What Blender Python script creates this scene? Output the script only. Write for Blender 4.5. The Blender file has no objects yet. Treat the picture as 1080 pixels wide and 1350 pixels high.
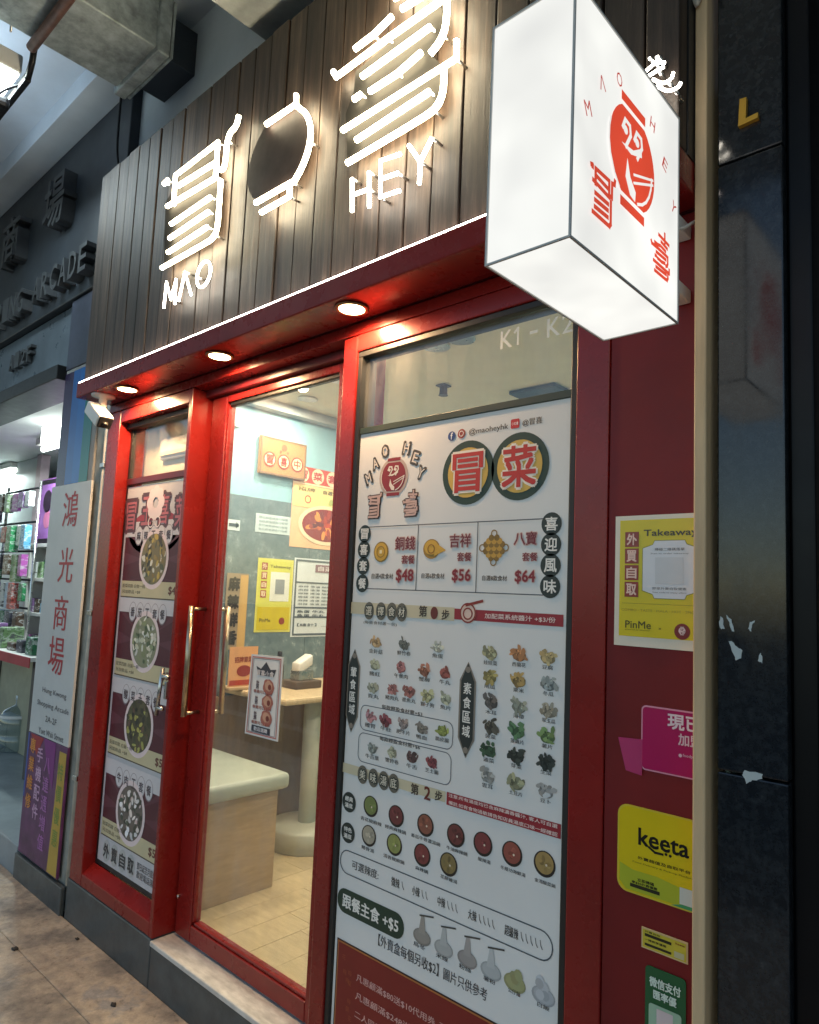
import bpy, bmesh, math, random
from mathutils import Vector, Matrix
random.seed(7)
PI = math.pi
S = bpy.context.scene
COL = S.collection

# ------------------------------------------------------------------ camera
YAW, PITCH, ROLL = math.radians(42.0354), math.radians(5.5521), math.radians(2.4190)
FPX, CX, CY, W, H = 914.2515, 554.2827, 694.9303, 1080.0, 1350.0     # in photo pixels
CAM = Vector((0, -1.4034, 1.5))
_f = Vector((-math.sin(YAW)*math.cos(PITCH), math.cos(YAW)*math.cos(PITCH), math.sin(PITCH)))
_r0 = Vector((math.cos(YAW), math.sin(YAW), 0)); _u0 = _r0.cross(_f)
_r = _r0*math.cos(ROLL) + _u0*math.sin(ROLL)
_u = -_r0*math.sin(ROLL) + _u0*math.cos(ROLL)
cd = bpy.data.cameras.new('camera'); cam = bpy.data.objects.new('camera', cd); COL.objects.link(cam)
cam.matrix_world = Matrix(((_r.x, _u.x, -_f.x, CAM.x), (_r.y, _u.y, -_f.y, CAM.y), (_r.z, _u.z, -_f.z, CAM.z), (0, 0, 0, 1)))
cd.sensor_fit = 'VERTICAL'; cd.sensor_height = 24.0; cd.sensor_width = 24.0*W/H
cd.lens = FPX/H*24.0
cd.shift_x = -(CX-W/2)/H; cd.shift_y = (CY-H/2)/H
cd.clip_start = 0.02; cd.clip_end = 600
S.camera = cam
# ------------------------------------------------------------------ sky, moonlit dusk sun, exposure
SKY_STRENGTH = 0.15
wd = bpy.data.worlds.new('World'); S.world = wd; wd.use_nodes = True
nt = wd.node_tree; bg = nt.nodes['Background']
sky = nt.nodes.new('ShaderNodeTexSky'); sky.sky_type = 'NISHITA'; sky.sun_disc = False
sky.sun_elevation = math.radians(17); sky.sun_rotation = math.radians(0)
nt.links.new(sky.outputs[0], bg.inputs[0]); bg.inputs[1].default_value = SKY_STRENGTH
sl = bpy.data.lights.new('sun', 'SUN'); so = bpy.data.objects.new('sun', sl); COL.objects.link(so)
sl.energy = 0.10; sl.angle = math.radians(25); sl.color = (0.82, 0.91, 1.0)
so.rotation_euler = (math.radians(-73), 0, 0)
S.view_settings.view_transform = 'Standard'; S.view_settings.look = 'None'
S.view_settings.gamma = 1; S.view_settings.use_curve_mapping = False
S.view_settings.exposure = 0.5
S.cycles.max_bounces = 8; S.cycles.transparent_max_bounces = 16
S.cycles.sample_clamp_indirect = 4.0
S.cycles.use_denoising = True

# ------------------------------------------------------------------ pixel -> place
def ray(px, py): return _r*((px-CX)/FPX) - _u*((py-CY)/FPX) + _f
def onY(px, py, y):
    d = ray(px, py); return CAM + d*((y-CAM.y)/d.y)
def onX(px, py, x):
    d = ray(px, py); return CAM + d*((x-CAM.x)/d.x)
def onZ(px, py, z):
    d = ray(px, py); return CAM + d*((z-CAM.z)/d.z)

# ------------------------------------------------------------------ materials
def lin(c):
    if isinstance(c, str):
        c = c.lstrip('#'); c = [int(c[i:i+2], 16)/255 for i in (0, 2, 4)]
        return tuple(((v+.055)/1.055)**2.4 if v > .04045 else v/12.92 for v in c)
    return tuple(c)
MATS = {}
def newmat(name):
    m = bpy.data.materials.new(name); m.use_nodes = True
    n = m.node_tree; b = n.nodes['Principled BSDF']; MATS[name] = m
    return m, n, b
def coords(n, scale, rnd=True):
    tc = n.nodes.new('ShaderNodeTexCoord'); mp = n.nodes.new('ShaderNodeMapping')
    mp.inputs['Scale'].default_value = scale
    n.links.new(tc.outputs['Object'], mp.inputs[0])
    if rnd:
        oi = n.nodes.new('ShaderNodeObjectInfo'); mul = n.nodes.new('ShaderNodeMath'); mul.operation = 'MULTIPLY'
        mul.inputs[1].default_value = 37.0; n.links.new(oi.outputs['Random'], mul.inputs[0])
        cb = n.nodes.new('ShaderNodeCombineXYZ')
        for i in range(3): n.links.new(mul.outputs[0], cb.inputs[i])
        n.links.new(cb.outputs[0], mp.inputs['Location'])
    return mp.outputs[0]
def noise(n, vec, scale, detail=6, rough=.6):
    t = n.nodes.new('ShaderNodeTexNoise'); t.inputs['Scale'].default_value = scale
    t.inputs['Detail'].default_value = detail; t.inputs['Roughness'].default_value = rough
    n.links.new(vec, t.inputs['Vector']); return t.outputs['Fac']
def ramp(n, fac, stops):
    r = n.nodes.new('ShaderNodeValToRGB'); e = r.color_ramp.elements
    while len(e) < len(stops): e.new(.5)
    for el, (p, c) in zip(e, stops): el.position = p; el.color = (*c, 1)
    n.links.new(fac, r.inputs[0]); return r.outputs[0]
def mul(c, k): return tuple(min(1, v*k) for v in c)
def pbr(name, col, rough=.5, metal=0, var=.15, scale=6, stretch=(1, 1, 1), bump=0, bscale=60, coat=0, spec=.5, rvar=.1):
    m, n, b = newmat(name); c = lin(col)
    v = coords(n, stretch)
    f = noise(n, v, scale)
    o = ramp(n, f, [(.3, mul(c, 1-var)), (.7, mul(c, 1+var))])
    n.links.new(o, b.inputs['Base Color'])
    rr = n.nodes.new('ShaderNodeMapRange'); rr.inputs[3].default_value = max(.02, rough-rvar); rr.inputs[4].default_value = min(1, rough+rvar)
    n.links.new(noise(n, v, scale*2.7), rr.inputs[0]); n.links.new(rr.outputs[0], b.inputs['Roughness'])
    b.inputs['Metallic'].default_value = metal; b.inputs['Coat Weight'].default_value = coat; b.inputs['Specular IOR Level'].default_value = spec
    b.inputs['Coat Roughness'].default_value = .08
    if bump:
        bp = n.nodes.new('ShaderNodeBump'); bp.inputs['Strength'].default_value = bump; bp.inputs['Distance'].default_value = .004
        n.links.new(noise(n, v, bscale), bp.inputs['Height']); n.links.new(bp.outputs[0], b.inputs['Normal'])
    return m
def emit(name, col, strength):
    m = bpy.data.materials.new(name); m.use_nodes = True; n = m.node_tree; MATS[name] = m
    n.nodes.remove(n.nodes['Principled BSDF'])
    e = n.nodes.new('ShaderNodeEmission'); e.inputs[0].default_value = (*lin(col), 1); e.inputs[1].default_value = strength
    n.links.new(e.outputs[0], n.nodes['Material Output'].inputs[0]); return m
def glass(name, tint=(.97, .985, .98), boost=1.0):
    m = bpy.data.materials.new(name); m.use_nodes = True; n = m.node_tree; MATS[name] = m
    n.nodes.remove(n.nodes['Principled BSDF'])
    t = n.nodes.new('ShaderNodeBsdfTransparent'); t.inputs[0].default_value = (*tint, 1)
    g = n.nodes.new('ShaderNodeBsdfGlossy'); g.inputs['Roughness'].default_value = .015
    fr = n.nodes.new('ShaderNodeFresnel'); ge = n.nodes.new('ShaderNodeNewGeometry'); ir = n.nodes.new('ShaderNodeMapRange')
    ir.inputs[3].default_value = 1.5; ir.inputs[4].default_value = 1/1.5          # both faces of the pane reflect alike
    n.links.new(ge.outputs['Backfacing'], ir.inputs[0]); n.links.new(ir.outputs[0], fr.inputs[0])
    k = n.nodes.new('ShaderNodeMath'); k.operation = 'MULTIPLY'; k.use_clamp = True; k.inputs[1].default_value = boost
    n.links.new(fr.outputs[0], k.inputs[0])
    x = n.nodes.new('ShaderNodeMixShader'); n.links.new(k.outputs[0], x.inputs[0])
    n.links.new(t.outputs[0], x.inputs[1]); n.links.new(g.outputs[0], x.inputs[2])
    df = n.nodes.new('ShaderNodeBsdfDiffuse'); df.inputs[0].default_value = (.7, .72, .72, 1)          # dust and wipe marks
    dm = ramp(n, noise(n, coords(n, (3, 1, .8), False), 3.5, 8, .7), [(.38, (.004,)*3), (.75, (.075,)*3)])
    x2 = n.nodes.new('ShaderNodeMixShader'); n.links.new(dm, x2.inputs[0]); n.links.new(x.outputs[0], x2.inputs[1]); n.links.new(df.outputs[0], x2.inputs[2])
    n.links.new(x2.outputs[0], n.nodes['Material Output'].inputs[0]); return m

RED = pbr('red_paint', (.21, .011, .009), .28, var=.16, scale=4, bump=.05, bscale=25, coat=.08, spec=.35, rvar=.10)
REDWALL = pbr('red_wall_paint', (.165, .009, .010), .45, var=.22, scale=3, spec=.3, bump=.08, bscale=40, rvar=.06)
DARKRED = pbr('dark_red_trim', (.10, .008, .012), .35)
GASKET = pbr('black_gasket', (.012, .012, .012), .5)
PLINTH = pbr('grey_plinth_stone', (.055, .068, .072), .35, var=.3, scale=14, bump=.1, bscale=90)
SILL = pbr('white_marble_sill', (.55, .54, .50), .35, var=.25, scale=16, stretch=(1, 3, 1))
METAL = pbr('brushed_steel', (.55, .55, .53), .28, metal=1, var=.1)
BRASS = pbr('aged_brass_handle', (.45, .36, .26), .3, metal=1, var=.25, scale=20)
DUCTM = pbr('galvanised_duct', (.36, .41, .42), .5, metal=.55, var=.4, scale=17, bump=.1, bscale=22)
CONC = pbr('concrete', (.30, .32, .31), .8, var=.3, scale=7, bump=.4, bscale=30)
CEIL = pbr('canopy_plaster', (.62, .71, .80), .75, var=.13, scale=1.7, bump=.06)
NAVY = pbr('dark_panel', (.032, .042, .055), .45, var=.25, scale=3)
LETTERM = pbr('dull_metal_letter', (.10, .11, .12), .4, metal=.5, var=.3)
BLACKP = pbr('black_plastic', (.010, .010, .012), .4, spec=.25)
WHITEP = pbr('white_plastic', (.7, .69, .66), .4, var=.06)
TRIM = pbr('pale_wood_trim', (.60, .42, .24), .5, var=.18, scale=9, stretch=(3, 3, .3), bump=.1)
BENCHW = pbr('oak_laminate', (.42, .29, .165), .45, var=.16, scale=8, stretch=(1, 1, 9), bump=.03)
TABLEW = pbr('pale_wood_tabletop', (.58, .45, .28), .3, var=.12, scale=8, stretch=(1, 8, 1))
FLOORW = pbr('floor_plank_vinyl', (.52, .41, .24), .35, var=.14, scale=7, stretch=(1, 6, 1))
CUSH = pbr('sage_vinyl_cushion', (.40, .44, .38), .4, var=.08, bump=.1, bscale=200)
POLEM = pbr('cream_metal_pole', (.50, .52, .44), .4, var=.08)
TEALW = pbr('pale_blue_wall_paint', (.24, .43, .50), .6, var=.06)
MARBLE, _n, _b = newmat('grey_marble_tile')
_v = coords(_n, (1, 1, 1)); _o = ramp(_n, noise(_n, _v, 11, 10, .8), [(.35, (.10, .145, .165)), (.56, (.16, .215, .235)), (.64, (.34, .40, .41)), (.70, (.18, .24, .26))])
_n.links.new(_o, _b.inputs['Base Color']); _b.inputs['Roughness'].default_value = .18
INCEIL = pbr('beige_ceiling_paint', (.70, .66, .50), .7, var=.05)
STRIPWALL = pbr('shop_white_wall', (.65, .68, .68), .6, var=.06)
GRANITE, _n, _b = newmat('black_granite')
_v = coords(_n, (1, 1, 1)); _o = ramp(_n, noise(_n, _v, 55, 8, .8), [(.45, (.008, .010, .013)), (.62, (.022, .026, .030)), (.75, (.07, .075, .08))])
_n.links.new(_o, _b.inputs['Base Color']); _b.inputs['Roughness'].default_value = .2
_s = ramp(_n, noise(_n, coords(_n, (1, 1, .5)), 7, 8, .7), [(.35, (.05,)*3), (.7, (.20,)*3)]); _n.links.new(_s, _b.inputs['Roughness'])
# weathered planks
WOOD, _n, _b = newmat('weathered_brown_plank')
_v = coords(_n, (22, 22, 1.1))
_a = noise(_n, _v, 2.2, 9, .7); _c = noise(_n, coords(_n, (3, 3, 1.2)), 2.5, 5)
_o1 = ramp(_n, _a, [(.32, (.014, .009, .006)), (.5, (.047, .031, .022)), (.66, (.105, .075, .055))])
_o2 = ramp(_n, _c, [(.3, (.55, .5, .5)), (.7, (1.25, 1.15, 1.05))])
_mx = _n.nodes.new('ShaderNodeMix'); _mx.data_type = 'RGBA'; _mx.blend_type = 'MULTIPLY'; _mx.inputs[0].default_value = 1
_n.links.new(_o1, _mx.inputs[6]); _n.links.new(_o2, _mx.inputs[7])
_oi = _n.nodes.new('ShaderNodeObjectInfo'); _hs = _n.nodes.new('ShaderNodeHueSaturation')
_mr = _n.nodes.new('ShaderNodeMapRange'); _mr.inputs[3].default_value = .65; _mr.inputs[4].default_value = 1.3
_n.links.new(_oi.outputs['Random'], _mr.inputs[0]); _n.links.new(_mr.outputs[0], _hs.inputs['Value']); _n.links.new(_mx.outputs[2], _hs.inputs['Color'])
_n.links.new(_hs.outputs[0], _b.inputs['Base Color']); _b.inputs['Roughness'].default_value = .55
_bp = _n.nodes.new('ShaderNodeBump'); _bp.inputs['Strength'].default_value = .5; _bp.inputs['Distance'].default_value = .003
_n.links.new(_a, _bp.inputs['Height']); _n.links.new(_bp.outputs[0], _b.inputs['Normal'])
# stained pavement
PAVE, _n, _b = newmat('stained_pavement')
_v = coords(_n, (1, 1, 1), False)
_o1 = ramp(_n, noise(_n, _v, 4.5, 9, .68), [(.30, (.14, .13, .12)), (.45, (.30, .265, .22)), (.55, (.46, .39, .30)), (.63, (.30, .29, .275)), (.75, (.42, .39, .35))])
_o2 = ramp(_n, noise(_n, _v, 26, 8, .75), [(.28, (.25, .24, .24)), (.42, (.85, .85, .85)), (.55, (1, 1, 1)), (.75, (1.3, 1.27, 1.22))])
_mx = _n.nodes.new('ShaderNodeMix'); _mx.data_type = 'RGBA'; _mx.blend_type = 'MULTIPLY'; _mx.inputs[0].default_value = 1
_n.links.new(_o1, _mx.inputs[6]); _n.links.new(_o2, _mx.inputs[7]); _n.links.new(_mx.outputs[2], _b.inputs['Base Color'])
_rr = ramp(_n, noise(_n, _v, 5, 5), [(.35, (.35,)*3), (.65, (.75,)*3)]); _n.links.new(_rr, _b.inputs['Roughness'])
_bp = _n.nodes.new('ShaderNodeBump'); _bp.inputs['Strength'].default_value = .6; _bp.inputs['Distance'].default_value = .008
_n.links.new(noise(_n, _v, 18, 10, .7), _bp.inputs['Height']); _n.links.new(_bp.outputs[0], _b.inputs['Normal'])
ASPH = pbr('asphalt', (.05, .05, .052), .85, var=.3, scale=20, bump=.5, bscale=200)
# printed ink: colour per face
def inkmat(name, rough, emission=0, dirt=.10):
    m, n, b = newmat(name)
    a = n.nodes.new('ShaderNodeAttribute'); a.attribute_name = 'ink'
    v = coords(n, (1, 1, 1), False); o = ramp(n, noise(n, v, 9, 6), [(.3, (1-dirt,)*3), (.7, (1,)*3)])
    mx = n.nodes.new('ShaderNodeMix'); mx.data_type = 'RGBA'; mx.blend_type = 'MULTIPLY'; mx.inputs[0].default_value = 1
    n.links.new(a.outputs[0], mx.inputs[6]); n.links.new(o, mx.inputs[7])
    n.links.new(mx.outputs[2], b.inputs['Base Color']); b.inputs['Roughness'].default_value = rough
    if emission:
        o2 = ramp(n, noise(n, coords(n, (1, 1, 1), False), 6.5, 2, .4), [(.28, (.80, .80, .80)), (.68, (1.06, 1.06, 1.04))])
        m2 = n.nodes.new('ShaderNodeMix'); m2.data_type = 'RGBA'; m2.blend_type = 'MULTIPLY'; m2.inputs[0].default_value = 1
        n.links.new(a.outputs[0], m2.inputs[6]); n.links.new(o2, m2.inputs[7])
        n.links.new(m2.outputs[2], b.inputs['Emission Color']); b.inputs['Emission Strength'].default_value = emission; n.links.remove(b.inputs['Base Color'].links[0]); b.inputs['Base Color'].default_value = (.08, .08, .08, 1)
    return m
INK = inkmat('printed_paper', .45)
GLOSSINK = inkmat('glossy_sticker', .25)
BACKLIT = inkmat('backlit_print', .4, .68, .02)
LAMPBOX = inkmat('lightbox_face', .35, .74, .015)
SCREEN = inkmat('lit_display_print', .4, .35)
NEON = emit('warm_white_led', (1.0, .86, .58), 30.0)
NEONW = emit('cool_white_led', (1.0, .92, .78), 16.0)
LEDSTRIP = emit('led_strip', (1.0, .88, .80), 20.0)
BULB = emit('warm_bulb', (1.0, .74, .38), 22.0)
FLOOD = emit('floodlight_diffuser', (.85, 1.0, .95), 14.0)
INBULB = emit('indoor_bulb', (1.0, .95, .84), 16.0)
TUBE = emit('fluorescent_tube', (.90, 1.0, .93), 7.0)
PANE = glass('window_glass', boost=1.3)
DOORPANE = glass('door_glass', boost=1.2)

# ------------------------------------------------------------------ building blocks
def thing(name, label, cat, loc=(0, 0, 0), group=None, kind=None):
    o = bpy.data.objects.new(name, None); COL.objects.link(o); o.location = loc; o.empty_display_size = .05
    o['label'] = label; o['category'] = cat
    if group: o['group'] = group
    return o
def tag(o, label=None, cat=None, group=None, kind=None):
    for k, v in (('label', label), ('category', cat), ('group', group), ('kind', kind)):
        if v: o[k] = v
    return o
def absloc(o):
    v = Vector(o.location)
    while o.parent: 
        o = o.parent
        if o.type == 'EMPTY': v = v + Vector(o.location)
    return v
def link(name, me, mat, parent=None):
    o = bpy.data.objects.new(name, me); COL.objects.link(o)
    if mat: me.materials.append(mat)
    if parent:
        o.parent = parent
        root = parent
        while root.parent: root = root.parent
        if parent is root: o.matrix_parent_inverse = Matrix.Translation(-Vector(root.location))
    return o
def mesh(name, verts, faces, mat, parent=None, smooth=False):
    me = bpy.data.meshes.new(name); me.from_pydata([tuple(v) for v in verts], [], faces); me.update()
    if smooth:
        for p in me.polygons: p.use_smooth = True
    return link(name, me, mat, parent)
def from_bm(name, bm, mat, parent=None, smooth=False):
    me = bpy.data.meshes.new(name); bm.normal_update(); bm.to_mesh(me); bm.free()
    if smooth:
        for p in me.polygons: p.use_smooth = True
    return link(name, me, mat, parent)
def addbox(bm, x0, x1, y0, y1, z0, z1, bev=0.0, M=None):
    t = bmesh.new(); bmesh.ops.create_cube(t, size=1)
    for v in t.verts:
        v.co = Vector(((x0+x1)/2+v.co.x*(x1-x0), (y0+y1)/2+v.co.y*(y1-y0), (z0+z1)/2+v.co.z*(z1-z0)))
    if bev: bmesh.ops.bevel(t, geom=t.edges[:], offset=bev, segments=2, affect='EDGES', profile=.5)
    if M: bmesh.ops.transform(t, matrix=M, verts=t.verts)
    me = bpy.data.meshes.new('t'); t.to_mesh(me); t.free(); bm.from_mesh(me); bpy.data.meshes.remove(me)
def box(name, x0, x1, y0, y1, z0, z1, mat, parent=None, bev=.003, M=None):
    bm = bmesh.new(); addbox(bm, min(x0, x1), max(x0, x1), min(y0, y1), max(y0, y1), min(z0, z1), max(z0, z1), bev, M)
    return from_bm(name, bm, mat, parent)
def addtube(bm, pts, r, n=10, closed=False, caps=True):
    pts = [Vector(p) for p in pts]; rings = []; N = len(pts)
    prev = None
    for i, p in enumerate(pts):
        a = pts[i-1] if (i > 0 or closed) else None
        b = pts[(i+1) % N] if (i < N-1 or closed) else None
        d = ((p-a).normalized() if a is not None else Vector()) + ((b-p).normalized() if b is not None else Vector())
        if d.length < 1e-6: d = (b-p) if b is not None else (p-a)
        d.normalize()
        ref = Vector((0, 0, 1)) if abs(d.z) < .9 else Vector((1, 0, 0))
        if prev is None: u = d.cross(ref).normalized()
        else:
            u = prev - d*prev.dot(d); u.normalize()
        prev = u; v = d.cross(u)
        rr = r[i] if isinstance(r, (list, tuple)) else r
        rings.append([bm.verts.new(p+(u*math.cos(2*PI*k/n)+v*math.sin(2*PI*k/n))*rr) for k in range(n)])
    m = N if closed else N-1
    for i in range(m):
        A, B = rings[i], rings[(i+1) % N]
        for k in range(n): bm.faces.new((A[k], A[(k+1) % n], B[(k+1) % n], B[k]))
    if not closed and caps:
        bm.faces.new(rings[0][::-1]); bm.faces.new(rings[-1])
def tube(name, pts, r, mat, parent=None, n=10, closed=False):
    bm = bmesh.new(); addtube(bm, pts, r, n, closed); bmesh.ops.recalc_face_normals(bm, faces=bm.faces)
    return from_bm(name, bm, mat, parent, True)
def lathe(name, prof, c, mat, parent=None, n=28):
    vs, fs = [], []
    for (r, z) in prof:
        for k in range(n): vs.append((c[0]+r*math.cos(2*PI*k/n), c[1]+r*math.sin(2*PI*k/n), c[2]+z))
    for i in range(len(prof)-1):
        for k in range(n): fs.append((i*n+k, i*n+(k+1) % n, (i+1)*n+(k+1) % n, (i+1)*n+k))
    fs.append(tuple(range(n))[::-1]); fs.append(tuple((len(prof)-1)*n+k for k in range(n)))
    o = mesh(name, vs, fs, mat, parent)
    for p in o.data.polygons: p.use_smooth = len(p.vertices) == 4
    return o
def smoothpath(pts, it=2):
    for _ in range(it):
        q = [pts[0]]
        for a, b in zip(pts[:-1], pts[1:]):
            q += [tuple(x*.75+y*.25 for x, y in zip(a, b)), tuple(x*.25+y*.75 for x, y in zip(a, b))]
        q.append(pts[-1]); pts = q
    return pts
_TX = {}
def glyphs(s, bold=0.0, extrude=0.0):
    k = (s, bold, extrude)
    if k not in _TX:
        cu = bpy.data.curves.new('t', 'FONT'); cu.body = s; cu.size = 1; cu.offset = bold; cu.extrude = extrude; cu.resolution_u = 2
        cu.fill_mode = 'BOTH' if extrude else 'FRONT'
        ob = bpy.data.objects.new('t', cu); me = bpy.data.meshes.new_from_object(ob)
        vs = [tuple(v.co) for v in me.vertices]; fs = [tuple(p.vertices) for p in me.polygons]
        bpy.data.objects.remove(ob); bpy.data.curves.remove(cu); bpy.data.meshes.remove(me)
        xs = [v[0] for v in vs] or [0, 1]; ys = [v[1] for v in vs] or [0, 1]
        _TX[k] = (vs, fs, min(xs), max(xs), min(ys), max(ys))
    return _TX[k]
class Ink:
    """flat print on a plane: axis 'Y' faces the street (u = X), axis 'X' faces +X (u = Y)"""
    def __init__(s, axis, pos, e=.0007): s.ax, s.pos, s.e = axis, pos, e; s.v = []; s.f = []; s.c = []
    def uv(s, px, py):
        p = onY(px, py, s.pos) if s.ax == 'Y' else onX(px, py, s.pos)
        return (p.x, p.z) if s.ax == 'Y' else (p.y, p.z)
    def w(s, u, v, L): return (u, s.pos-L*s.e, v) if s.ax == 'Y' else (s.pos+L*s.e, u, v)
    def poly(s, pts, col, L=1):
        b = len(s.v); s.v += [s.w(u, v, L) for u, v in pts]
        A = sum(pts[i-1][0]*pts[i][1]-pts[i][0]*pts[i-1][1] for i in range(len(pts)))
        ids = list(range(b, b+len(pts)))
        s.f.append(ids if A > 0 else ids[::-1]); s.c.append(lin(col))
    def ell(s, c, r, col, L=1, n=22, rz=None, rot=0, jit=0):
        rz = rz or r; P = []
        for k in range(n):
            a = 2*PI*k/n; q = 1+random.uniform(-jit, jit); x, y = r*q*math.cos(a), rz*q*math.sin(a)
            P.append((c[0]+x*math.cos(rot)-y*math.sin(rot), c[1]+x*math.sin(rot)+y*math.cos(rot)))
        s.poly(P, col, L)
    def ring(s, c, r, w, col, L=1, n=28, rz=None):
        rz = rz or r
        for k in range(n):
            a, b = 2*PI*k/n, 2*PI*(k+1)/n
            s.poly([(c[0]+(r-q)*math.cos(t), c[1]+(rz-q)*math.sin(t)) for t, q in ((a, 0), (b, 0), (b, w), (a, w))], col, L)
    def rect(s, u0, v0, u1, v1, col, L=1): s.poly([(u0, v0), (u1, v0), (u1, v1), (u0, v1)], col, L)
    def rr(s, u0, v0, u1, v1, r):
        P = []
        for cx, cy, a0 in ((u1-r, v1-r, 0), (u0+r, v1-r, 90), (u0+r, v0+r, 180), (u1-r, v0+r, 270)):
            for k in range(6): a = math.radians(a0+k*18); P.append((cx+r*math.cos(a), cy+r*math.sin(a)))
        return P
    def rrect(s, u0, v0, u1, v1, r, col, L=1): s.poly(s.rr(min(u0, u1), min(v0, v1), max(u0, u1), max(v0, v1), r), col, L)
    def line(s, pts, w, col, L=1, closed=False, joint=True):
        if closed: pts = list(pts)+[pts[0]]
        for a, b in zip(pts[:-1], pts[1:]):
            dx, dy = b[0]-a[0], b[1]-a[1]; l = math.hypot(dx, dy) or 1; nx, ny = -dy/l*w/2, dx/l*w/2
            ex, ey = (dx/l*w*.42, dy/l*w*.42) if joint else (0, 0)
            s.poly([(a[0]+nx-ex, a[1]+ny-ey), (a[0]-nx-ex, a[1]-ny-ey), (b[0]-nx+ex, b[1]-ny+ey), (b[0]+nx+ex, b[1]+ny+ey)], col, L)
            L += .02
    def text(s, t, u0, u1, vc, h, col, L=2, bold=0.0, rot=0):
        if bold > 0:                                      # heavy print: overlapping copies, the font has one weight
            d = bold*h; n = 8 if bold > .05 else (4 if bold > .014 else 2)
            for k in range(n):
                a = 2*PI*(k+.5)/n if n > 2 else PI*k; dx, dy = d*math.cos(a), d*math.sin(a)
                s.text(t, u0+dx, None if u1 is None else u1+dx, vc+dy, h, col, L+.015*k, 0, rot)
            return
        vs, fs, a, b, c, d = glyphs(t, bold)
        if not vs: return
        sc = h/max(1e-6, d-c)
        if u1 is None: sx = sc; um = u0
        else: sx = (u1-u0)/max(1e-6, b-a); um = (u0+u1)/2
        k = len(s.v)
        for x, y, z in vs:
            dx, dy = (x-(a+b)/2)*sx, (y-(c+d)/2)*sc
            s.v.append(s.w(um+dx*math.cos(rot)-dy*math.sin(rot), vc+dx*math.sin(rot)+dy*math.cos(rot), L))
        s.f += [[k+i for i in f] for f in fs]; s.c += [lin(col)]*len(fs)
    def ptext(s, t, l, r, hpx, col, L=2, bold=0.0):
        a, b = s.uv(*l), s.uv(*r)
        t1, t0 = s.uv(l[0], l[1]-hpx/2), s.uv(l[0], l[1]+hpx/2)
        s.text(t, a[0], b[0], (a[1]+b[1])/2, t1[1]-t0[1], col, L, bold)
    def pchar(s, t, c, hpx, col, L=2, bold=0.0, wide=1.0):
        a = s.uv(*c); h = s.uv(c[0], c[1]-hpx/2)[1]-s.uv(c[0], c[1]+hpx/2)[1]
        vs, fs, x0, x1, y0, y1 = glyphs(t); w = h*(x1-x0)/max(1e-6, y1-y0)*wide
        s.text(t, a[0]-w/2, a[0]+w/2, a[1], h, col, L, bold)
    def prect(s, tl, br, col, L=1, r=0):
        a, b = s.uv(*tl), s.uv(*br)
        if r: s.rrect(a[0], b[1], b[0], a[1], r, col, L)
        else: s.rect(a[0], b[1], b[0], a[1], col, L)
        return a[0], b[1], b[0], a[1]
    def build(s, name, parent=None, mat=None):
        me = bpy.data.meshes.new(name); me.from_pydata(s.v, [], s.f); me.update()
        at = me.attributes.new('ink', 'FLOAT_COLOR', 'FACE')
        flat = []
        for c in s.c: flat += [c[0], c[1], c[2], 1.0]
        at.data.foreach_set('color', flat)
        return link(name, me, mat or INK, parent)
def sheet(name, axis, pos, u0, v0, u1, v1, col, parent, mat=None, th=.0015, r=0):
    """a thin printed sheet with real thickness; its front lies at pos"""
    k = Ink(axis, pos)
    P = k.rr(u0, v0, u1, v1, r) if r else [(u0, v0), (u1, v0), (u1, v1), (u0, v1)]
    k.poly(P, col, 0); n = len(P); k.e = -th
    k.v += [k.w(u, v, 1) for u, v in P]; k.f.append(list(range(2*n-1, n-1, -1))); k.c.append(lin(col))
    for i in range(n): k.f.append([(i+1) % n, i, n+i, n+(i+1) % n]); k.c.append(lin(col))
    return k.build(name, parent, mat)
def lamp(name, kind, loc, power, col, parent, rot=(0, 0, 0), **kw):
    l = bpy.data.lights.new(name, kind); l.energy = power; l.color = col
    for k, v in kw.items(): setattr(l, k, v)
    o = bpy.data.objects.new(name, l); COL.objects.link(o); o.rotation_euler = rot
    o.location = Vector(loc)
    if parent: o.parent = parent; o.matrix_parent_inverse = Matrix.Translation(-Vector(parent.location))
    return o

# ================================================================== SETTING
gp = mesh('ground', [(-60, -60, -.16), (60, -60, -.16), (60, 40, -.16), (-60, 40, -.16)], [(0, 1, 2, 3)], ASPH); tag(gp, kind='structure')
pv = thing('pavement', '', ''); del pv['label'], pv['category']; pv['kind'] = 'structure'
box('slab_bed', -14, 8, -3.2, .6, -.15, -.008, pbr('joint_grime', (.09, .08, .07), .9), pv, 0)
jx, jy = -2.935, -.238                                    # slab corner read off the photo
slabs_big = bmesh.new()
for i in range(-9, 9):
    for j in range(-4, 1):
        x0, x1 = jx+i*1.2, jx+(i+1)*1.2
        y0, y1 = (jy, .0) if j == 0 else (jy+j*.75, jy+(j+1)*.75)
        if y0 < -3.2: continue
        if i in (-3, -2, -1, 0, 1) and j >= -2:
            box('slab', x0+.0006, x1-.0006, y0+.0006, y1-.0006, -.06, random.uniform(-.001, .001), PAVE, pv, .003)
        else:
            addbox(slabs_big, x0+.0006, x1-.0006, y0+.0006, y1-.0006, -.06, random.uniform(-.0015, .0015), .006)
tag(from_bm('outlying_slabs', slabs_big, PAVE, pv), kind='stuff')
kb = box('kerb', -14, 8, -3.36, -3.2, -.15, .0, CONC, None, .01); tag(kb, kind='structure')
cc = box('canopy_ceiling', -14, 6, -3.0, .5, 4.09, 4.25, CEIL, None, 0); tag(cc, kind='structure')
hw = box('high_wall', -3.42, 1.2, .05, .2, 3.40, 4.09, CEIL, None, 0); tag(hw, kind='structure')
bm_ = box('ceiling_beam', -9.0, -3.2, -.16, .0, 3.98, 4.10, CEIL, None, .004); tag(bm_, kind='structure')

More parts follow.
